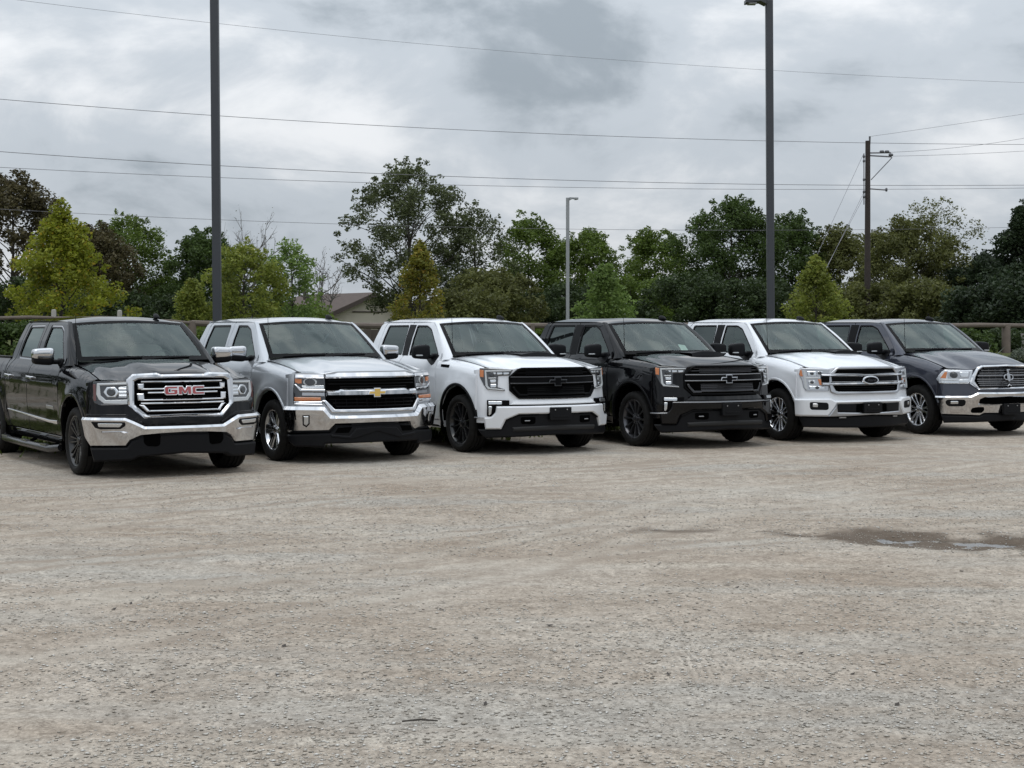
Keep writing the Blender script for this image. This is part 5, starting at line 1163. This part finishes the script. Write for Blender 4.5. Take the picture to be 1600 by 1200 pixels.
tree('tree', 'grey-green tree standing against the sky right of the left maple', 196, 334, 84, 140, 'mid', 3, K=75, per=170, cr=.62, t0=.1)
tree('tree', 'low dark tree between the left maple and the left lamp post', 258, 436, 88, 150, 'dark', 4, K=60, per=190, cr=.6, t0=.02)
tree('tree', 'dark evergreen right behind the left lamp post', 318, 360, 82, 130, 'dark', 5, K=85, per=220, cr=.58, t0=.02, kind='column')
bare_tree('nearly leafless tree rising behind the left lamp post', 372, 322, 90, 120, 6)
bare_tree('small leafless tree left of the beige house gable', 508, 386, 92, 90, 8)
tree('tree', 'tall airy oak with dark limbs standing in the middle left against the sky', 640, 256, 78, 205, 'grey', 9, kind='round', K=130, per=150, cr=.52, size=.076, t0=.18)
tree('tree', 'second airy tree just right of the tall oak', 742, 318, 80, 120, 'grey', 10, K=70, per=85, cr=.48, size=.078, t0=.12)
tree('tree', 'olive brown bushy tree under the oak, behind the white truck', 772, 420, 70, 150, 'olive', 11, K=70, per=190, cr=.55, t0=.0)
tree('tree', 'bright green tree with three upright heads left of the small grey lamp', 826, 336, 84, 120, 'mid', 12, K=70, per=170, cr=.60, t0=.05)
tree('tree', 'green tree directly right of the small grey lamp', 918, 354, 86, 120, 'mid', 13, K=70, per=170, cr=.60, t0=.05)
tree('tree', 'round green tree in the middle of the gap between the two lamp heads', 1022, 358, 88, 130, 'mid', 14, K=75, per=180, cr=.60, t0=.05)
tree('tree', 'dark green tall tree left of the right lamp post', 1142, 308, 82, 165, 'dark', 15, K=105, per=200, cr=.62, t0=.05)
tree('tree', 'dark green tree right of the right lamp post', 1238, 334, 84, 130, 'dark', 16, K=80, per=200, cr=.60, t0=.05)
tree('tree', 'olive tree left of the wooden utility pole', 1312, 350, 84, 110, 'olive', 17, K=70, per=190, cr=.58, t0=.05)
tree('tree', 'broad olive tree right of the utility pole', 1420, 345, 78, 200, 'olive', 18, K=110, per=190, cr=.60, t0=.03)
tree('tree', 'sparse thin-leaved tree top showing above the broad olive tree', 1455, 310, 84, 150, 'olive', 19, kind='round', K=90, per=36, cr=.45, size=.07, t0=.35)
tree('tree', 'very dark evergreen at the right edge', 1600, 318, 70, 160, 'pine', 20, kind='cone', K=80, per=210, cr=.55, flat=.45, t0=.05)
tree('tree', 'dark low tree between the broad olive tree and the right edge', 1545, 395, 76, 120, 'pine', 21, K=70, per=210, cr=.55, t0=.0)
# understorey: dense shrubs closing the gaps low down
US = [(40, 430, 66, 170, 'dark'), (165, 455, 70, 160, 'dark'), (265, 462, 74, 150, 'dark'), (395, 455, 80, 150, 'dark'), (470, 486, 60, 110, 'mid'), (668, 474, 88, 110, 'dark'), (712, 452, 66, 140, 'olive'), (830, 455, 76, 150, 'dark'), (900, 440, 74, 150, 'dark'), (985, 430, 78, 170, 'mid'),
      (1070, 425, 72, 150, 'dark'), (1150, 430, 70, 150, 'dark'), (1235, 440, 72, 150, 'dark'), (1305, 445, 68, 140, 'olive'), (1375, 440, 66, 150, 'olive'), (1450, 435, 64, 150, 'olive'), (1530, 445, 60, 130, 'pine'), (1605, 420, 58, 140, 'pine')]
WH = ['under the brown tree at the left edge', 'below the rust brown tree', 'between the left maple and the left lamp post', 'behind the trees right of the left lamp post', 'left of the beige house', 'below the tall oak', 'right of the gold-leaved sapling', 'left of the small grey lamp', 'right behind the small grey lamp', 'behind the light green sapling', 'right of the light green sapling', 'left of the right lamp post', 'right of the right lamp post', 'behind the yellow-green sapling by the utility pole', 'right beside the utility pole', 'below the broad olive tree', 'behind the log rail at the right', 'at the right edge behind the fence']
for i, (px, top, d, w, lf) in enumerate(US):
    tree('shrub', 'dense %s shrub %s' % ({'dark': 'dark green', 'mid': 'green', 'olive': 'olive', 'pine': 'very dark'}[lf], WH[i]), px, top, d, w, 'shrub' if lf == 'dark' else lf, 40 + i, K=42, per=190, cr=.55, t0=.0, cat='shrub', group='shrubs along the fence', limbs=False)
# young trees in front of the wood
YG = 'young trees along the fence'
tree('young_tree', 'yellow-green maple with orange tips behind the left black truck', 97, 318, 44, 205, 'maple', 60, kind='cone', K=78, per=120, cr=.38, size=.060, t0=.14, group=YG)
tree('young_tree', 'small lime sapling left of the left lamp post', 300, 434, 46, 76, 'lime', 61, kind='cone', K=55, per=60, cr=.24, size=.05, t0=.1, group=YG)
tree('young_tree', 'leafy lime green tree right of the left lamp post', 382, 376, 47, 120, 'lime', 62, kind='round', K=85, per=90, cr=.32, size=.058, t0=.08, group=YG)
tree('young_tree', 'slender green tree with bare upright shoots, left of the leafless tree', 455, 376, 50, 90, 'young', 63, kind='column', K=60, per=60, cr=.30, size=.058, t0=.08, group=YG)
tree('young_tree', 'gold and orange sapling in front of the tall oak', 657, 378, 47, 100, 'gold', 64, kind='cone', K=62, per=60, cr=.25, size=.058, t0=.12, group=YG)
tree('young_tree', 'light green sapling right of the small grey lamp', 945, 412, 46, 118, 'young', 65, kind='cone', K=60, per=75, cr=.27, size=.055, t0=.12, group=YG)
tree('young_tree', 'yellow-green conical sapling between the right lamp post and the utility pole', 1275, 402, 46, 128, 'lime', 66, kind='cone', K=64, per=75, cr=.27, size=.055, t0=.12, group=YG)
# ------------------------------------------------------------------ log fence on the bank
WOOD = pmat('weathered_log', (.135, .108, .088), .85, var=.35, vscale=5, bump=.5, bscale=25); WOOD_P = pmat('pale_post', (.36, .345, .31), .85, var=.2, vscale=8); BOARD = pmat('fence_board', (.12, .10, .085), .85, var=.3, vscale=6)
def fence():
    T = empty('log_fence', (0, 30, 1)); tag(T, 'weathered log rail fence running along the bank behind the trucks', 'fence')
    def at(px, n=30.2):
        k = (px - 800) / F_PX; y = n / (k * NX + NY); return k * y, y
    P = [-150, -45, 84, 187, 300, 430, 548, 690, 830, 985, 1140, 1280, 1420, 1572, 1700]
    rail = lambda px: float(np.interp(px, [0, 190, 300, 560, 1600], [1.835, 1.825, 1.735, 1.69, 1.69]))
    inv = Matrix.Translation(T.location).inverted()
    def tb(nm, pts, rad, mt, seg=8): return tube(nm, [Vector(p) - T.location for p in pts], rad, mt, T, seg)
    for i, px in enumerate(P):
        x, y = at(px); z0 = gz(x, y) - .15
        pale = px in (84, 187); top = rail(px) + (.16 if pale else .05); rr = .045 if pale else (.115 if px > 1500 else .085)
        tb('post', [(x, y, z0), (x, y, top - .04), (x, y, top - .008), (x, y, top)], [rr, rr, rr * .9, rr * .5], WOOD_P if pale else WOOD, 10)
        if i + 1 < len(P):
            x2, y2 = at(P[i + 1]); r1, r2 = rail(px), rail(P[i + 1])
            kq = .55 if px < 300 else 1.
            for dz, q in ((0, .062 * kq), (-.48, .058 * kq))[:1]:
                tb('rail', [(x, y - .02, r1 + dz), (x * .7 + x2 * .3, y * .7 + y2 * .3 - .02, r1 * .7 + r2 * .3 + dz - .012), (x * .3 + x2 * .7, y * .3 + y2 * .7 - .02, r1 * .3 + r2 * .7 + dz + .008), (x2, y2 - .02, r2 + dz)], [q * .95, q, q * 1.04, q * .92], WOOD, 8)
    for k in range(6):                                    # upright boards beside the house
        px = 552 + k * 11; x, y = at(px, 30.45); z0 = gz(x, y); V, F = box_geo(x - .075, x + .075, y - .012, y + .012, z0, rail(px) - .07 - .02 * (k % 2)); V = [Vector(v) - T.location for v in V]
        obj('board', mesh('board', V, F, 0), BOARD, T)
fence()
def palings():                                             # grey frame behind the right log post
    T = empty('grey_rail_frame', tuple(pix(1604, 552, 44.5))); tag(T, 'pale grey rail frame just right of the thick log post', 'fence'); m = pmat('grey_timber', (.27, .26, .24), .85, var=.2)
    for n, a in (('upright', (-.16, -.07, -.02, .02, -.9, .55)), ('upright', (.60, .69, -.02, .02, -.9, .55)), ('crossbar', (-.07, .60, -.018, .018, -.24, -.16)), ('crossbar', (-.07, .60, -.018, .018, .35, .43))):
        V, F = box_geo(*a); obj(n, mesh(n, V, F, 0), m, T)
palings()
def spiky(px, py, d, n, L, label, seed):
    r = np.random.default_rng(seed); p = pix(px, py, d); z0 = gz(p.x, p.y); T = empty('spiky_plant', (p.x, p.y, z0)); tag(T, label, 'plant', 'grey-green plants by the fence')
    V0_, F0 = [(0, -.03, 0), (0, .03, 0), (.35, .045, .5), (.35, -.045, .5), (.62, 0, .95)], [[0, 1, 2, 3], [3, 2, 4]]
    me = mesh('leaf', [(a * L, b * L * 1.4, c * L) for a, b, c in V0_], F0, 0); me.materials.append(LV['agave'])
    for k in range(n):
        o = obj('leaf', me, None, T); o.rotation_euler = (r.normal() * .2, r.normal() * .35, k * 2.4 + r.normal() * .3); s = .7 + .6 * r.random(); o.scale = (s, s, s); o.location = (r.normal() * .05, r.normal() * .05, 0)
spiky(1532, 540, 39.5, 22, .55, 'grey-green spiky plant below the log rail, left of the thick post', 1)
spiky(1556, 545, 39.0, 16, .42, 'smaller spiky plant against the foot of the thick log post', 2)
tree('bush', 'low pale bush at the foot of the thick log post', 1592, 545, 40, 34, 'agave', 80, K=16, per=60, cr=.15, size=.04, t0=.0, cat='bush', group='grey-green plants by the fence', limbs=False)
tree('bush', 'low dark bush behind the log rail right of the last truck', 1512, 520, 43.5, 80, 'dark', 81, K=30, per=120, cr=.25, size=.06, t0=.0, cat='bush', group='grey-green plants by the fence', limbs=False)
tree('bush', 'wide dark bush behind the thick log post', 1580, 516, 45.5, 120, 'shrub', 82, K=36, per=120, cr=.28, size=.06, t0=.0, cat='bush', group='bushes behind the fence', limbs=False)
for i, (px, d, w, hgt) in enumerate(((18, 33.5, 90, 512), (250, 33.5, 80, 518), (305, 34, 60, 520), (840, 37.5, 60, 520))):
    tree('bush', ['dark bush behind the bed of the left black truck', 'dark bush behind the cab of the left black truck', 'green bush seen between the left black truck and the silver truck', 'green bush in the gap between the white and the black truck in the middle'][i], px, hgt - 8, d, w, 'mid' if i > 1 else 'dark', 90 + i, K=26, per=110, cr=.25, size=.055, t0=.0, cat='bush', group='bushes behind the fence', limbs=False)
# ------------------------------------------------------------------ lamp posts
STEEL = pmat('lamp_post_paint', (.050, .054, .062), .45, .2, var=.15, vscale=2); GALV = pmat('lamp_post_grey', (.33, .34, .35), .5, .4)
def lamp(label, px, pyb, pxt, d, w, top, head, m):
    b = pix(px, pyb, d); z0 = gz(b.x, b.y); T = empty('lamp_post', (b.x, b.y, z0)); tag(T, label, 'lamp post', 'lamp posts'); H = top - z0; lx = (pxt - px) / F_PX * d * (H / (CAM_H + HOR / F_PX * d))
    h = w / 2; V = []; F = []
    c = h * .25; ring = [(-h + c, -h), (h - c, -h), (h, -h + c), (h, h - c), (h - c, h), (-h + c, h), (-h, h - c), (-h, -h + c)]
    for zz, f in ((-.2, 0), (H, 1)): V += [(x + lx * f, y, zz) for x, y in ring]
    F = [[k, (k + 1) % 8, 8 + (k + 1) % 8, 8 + k] for k in range(8)] + [list(range(8, 16))]
    obj('post', mesh('post', V, F, 20), m, T)
    V, F = box_geo(-h * 2, h * 2, -h * 2, h * 2, -.1, .05); obj('base_plate', mesh('base_plate', V, F, 0), m, T)
    if head:
        L_ = abs(head); s = 1 if head > 0 else -1
        V = [(lx + s * h, -.16, H - .10), (lx + s * h, .16, H - .10), (lx + s * (h + .12), -.16, H - .04), (lx + s * (h + .12), .16, H - .04), (lx + s * L_, -.15, H - .05 - .02), (lx + s * L_, .15, H - .05 - .02), (lx + s * L_, -.15, H), (lx + s * L_, .15, H), (lx + s * h, -.16, H + .01), (lx + s * h, .16, H + .01)]
        F = [[0, 1, 3, 2], [2, 3, 5, 4], [4, 5, 7, 6], [6, 7, 9, 8], [8, 9, 1, 0], [0, 2, 4, 6, 8], [9, 7, 5, 3, 1]]
        hd = obj('lamp_head', mesh('lamp_head', V, F, 0), m, T)
        V, F = box_geo(*sorted((lx + s * (h + .2), lx + s * (L_ - .06))), -.11, .11, H - .085, H - .068); obj('lamp_lens', mesh('lamp_lens', V, F, 0), MT['led'], hd)
lamp('tall dark lamp post rising out of the picture behind the silver truck', 340.5, 495, 334.5, 29.5, .150, 8.6, .85, STEEL)
lamp('tall dark lamp post with its head at the top edge, behind the second white truck', 1205, 495, 1201.5, 33.5, .150, CAM_H + (HOR - .5) / F_PX * 33.5, -.50, STEEL)
lamp('small far grey lamp post in the middle of the picture', 887, 497, 887, 64, .135, CAM_H + (HOR - 309) / F_PX * 64, .42, GALV)
# ------------------------------------------------------------------ utility pole and wires
CREO = pmat('creosote_wood', (.040, .030, .026), .85, var=.4, vscale=4); WIRE = pmat('wire', (.16, .155, .17), .6); PORC = pmat('insulator', (.10, .10, .11), .35)
UD = 66.0
def utility():
    b = pix(1355, 500, UD); z0 = gz(b.x, b.y); top = pix(1356, 220, UD).z; T = empty('utility_pole', (b.x, b.y, z0)); tag(T, 'dark wooden utility pole with side arm, right of the right lamp post', 'utility pole'); o = T.location
    lc = lambda px, py, dy=0.: pix(px, py, UD) + Vector((0, dy, 0)) - o
    tube('pole', [(0, 0, -.3), lc(1355.5, 400), lc(1356, 220)], [.135, .12, .10], CREO, T, 10)
    tube('top_pin', [lc(1359, 226), lc(1359, 213)], [.03, .045], PORC, T, 6)
    tube('side_arm', [lc(1357, 239), lc(1392, 238.5)], .032, WIRE, T, 6); tube('side_arm', [lc(1357, 243), lc(1393, 245)], .032, WIRE, T, 6)
    tube('arm_brace', [lc(1394, 246), lc(1361, 281)], .02, WIRE, T, 5)
    for px, py in ((1386, 237), (1378, 237), (1392, 242)): rbox('insulator', tuple(lc(px, py)), (.20, .12, .12), PORC, T, .7, 10, 6)
    tube('conduit', [lc(1349, 240, -.1), lc(1349, 320, -.1)], .022, WIRE, T, 5)
    for py in (245, 252, 281, 300, 308): rbox('clamp', tuple(lc(1349, py, -.1)), (.10, .10, .12), PORC, T, .7, 8, 6)
    tube('lower_arm', [lc(1358, 295), lc(1386, 297)], .028, WIRE, T, 5); rbox('insulator', tuple(lc(1385, 296.5)), (.10, .1, .16), PORC, T, .7, 8, 6)
utility()
def wire(label, pts, rad=.020, d0=None):
    """span through picture rows at true depth: nearer at the left, passing the pole, receding to the right"""
    D = lambda px: float(np.interp(px, [-700, 0, 1355, 1600, 2300], [40, 52, UD, 69, 80])) if d0 is None else d0(px)
    P = []
    X = np.array([p[0] for p in pts], float); Yv = np.array([p[1] for p in pts], float)
    co = np.polyfit(X, Yv, min(2, len(X) - 1))
    x0, x1 = (X[0] - 500 if X[0] <= 40 else X[0]), (X[-1] + 500 if X[-1] >= 1590 else X[-1])
    for px in np.linspace(x0, x1, 40): P.append(pix(px, float(np.polyval(co, px)), D(px) + .15))
    o = tube('overhead_wire', P, rad * .52, WIRE, None, 5); tag(o, label, 'wire', 'overhead wires')
wire('highest thin wire crossing the top of the sky', [(30, 0), (300, 33), (650, 67), (1200, 110), (1600, 129)], .011)
wire('upper wire meeting the top of the utility pole', [(0, 155), (330, 180), (800, 207), (1200, 220), (1355, 223), (1600, 226)], .019)
wire('upper of the two close parallel wires halfway up the sky', [(0, 237), (330, 258), (800, 279), (1200, 288), (1355, 290), (1600, 289)], .020)
wire('lower of the two close parallel wires halfway up the sky', [(0, 262), (330, 276), (800, 291), (1200, 296), (1355, 297), (1600, 293)], .016)
wire('lowest wire passing just above the tree tops', [(0, 327), (330, 343), (545, 350), (850, 356), (1200, 362), (1600, 354)], .014, lambda px: float(np.interp(px, [-700, 0, 1600, 2300], [40, 52, 70, 80])))
wire('thin wire climbing to the right from the top of the utility pole', [(1361, 213), (1480, 196), (1600, 178)], .012)
wire('wire rising to the right from the pole side arm', [(1390, 238), (1500, 230), (1600, 216)], .014)
wire('lower wire leaving the pole side arm to the right', [(1393, 244), (1500, 241), (1600, 236)], .014)
def guy(a, b, label):
    p = pix(*a, UD - .1); q = pix(*b, UD - 7); q2 = Vector((q.x + (q.x - p.x) * .35, q.y - 2, 0.0)); o = tube('guy_wire', [p, q, p + (q - p) * 1.25], .008, WIRE, None, 5); tag(o, label, 'wire', 'guy wires')
guy((1349, 241), (1275, 402), 'long slanting guy wire from the top of the utility pole')
guy((1349, 302), (1300, 402), 'steeper guy wire from halfway up the utility pole')
guy((1349, 309), (1290, 420), 'lowest guy wire of the utility pole, beside the steeper one')
# ------------------------------------------------------------------ house behind the trees
def house():
    d = 98.0; a = pix(580, 460, d); T = empty('house', (a.x, d, 0)); tag(T, 'low beige house with a brown gable roof behind the trees', 'house')
    ST = pmat('beige_siding', (.50, .455, .375), .85, var=.12, vscale=2); RF = pmat('brown_shingle', (.085, .062, .052), .9, var=.35, vscale=4, bump=.4, bscale=20); TR = pmat('house_trim', (.07, .052, .045), .8)
    zr = a.z; hw = 3.9; ze = zr - 1.55; L_ = 9.0; rot = R(34)
    M4 = Matrix.Rotation(rot, 4, 'Z')
    def P(x, y, z): return tuple(M4 @ Vector((x, y, z)))
    def put(n, V, F, m, par): return obj(n, mesh(n, [P(*v) for v in V], F, 0), m, par)
    z0 = gz(a.x, d) - .2
    w = put('wall', [(-hw + .35, 0, z0), (hw - .35, 0, z0), (hw - .35, 0, ze + .1), (0, 0, zr - .1), (-hw + .35, 0, ze + .1), (-hw + .35, L_, z0), (-hw + .35, L_, ze + .1), (hw - .35, L_, z0), (hw - .35, L_, ze + .1)], [[0, 1, 2, 3, 4], [5, 0, 4, 6], [1, 7, 8, 2]], ST, T)
    for s in (-1, 1):
        V = []
        for q in (0, .12):
            V += [(s * (hw + .0), -.5, ze - .05 + q), (0, -.5, zr + q), (0, L_ + .5, zr + q), (s * (hw + .0), L_ + .5, ze - .05 + q)]
        r_ = put('roof', V, [[0, 1, 2, 3], [4, 7, 6, 5], [0, 4, 5, 1], [1, 5, 6, 2], [2, 6, 7, 3], [3, 7, 4, 0]], RF, T)
        V = [(s * hw, -.53, ze - .20), (0, -.53, zr - .15), (0, -.53, zr + .10), (s * hw, -.53, ze + .05)]; put('bargeboard', V, [[0, 1, 2, 3]], TR, r_)
    V, F = box_geo(-1.3, .9, -.06, -.02, ze + .45, ze + .52); put('vent_slat', V, F, TR, w)
    V, F = box_geo(-1.5, 1.4, -.10, -.02, z0 + .8, ze - .35); wn = put('window', V, F, TR, T); V, F = box_geo(-1.4, 1.3, -.13, -.11, z0 + .9, ze - .45); put('pane', V, F, MT['privacy'], wn)
    for x in (.9, 1.6):
        p0 = Vector(P(-.6 - x, 3 + x, zr - .3)); tube('roof_vent', [p0, p0 + Vector((0, 0, .55))], .09, TR, T, 8)
house()

# ------------------------------------------------------------------ the wood on the viewer's side of the lot (it shows in paint, chrome and glass)
def far_side():
    r = np.random.default_rng(77); n = 240; x = (r.random(n) - .5) * 190; y = -46 - 10 * r.random(n) - .004 * x * x * 0; hh = 5.5 + 3.5 * vnoise(x, y * 0, 11, 31) * 2
    z = r.random(n) * hh; C = np.stack([x, y, z], -1); Rr = 1.1 + .9 * r.random(n); V, m = leaves_mesh(C, Rr, np.full(n, 90), .30, r)
    n2 = 120; a_ = r.random(n2); x2 = -34 - 26 * a_ + 8 * r.random(n2); y2 = 8 + 62 * a_; C2 = np.stack([x2, y2, r.random(n2) * 6.0], -1); V2, m2 = leaves_mesh(C2, 1.0 + .8 * r.random(n2), np.full(n2, 80), .28, r); V = np.vstack([V, V2]); m += m2
    o = obj('tree_line', fast_mesh('tree_line', V, quads=np.arange(4 * m).reshape(-1, 4)), LV['pine']); tag(o, 'dark wood on the near side of the lot, mirrored in the trucks', 'wood', kind='stuff')
far_side()
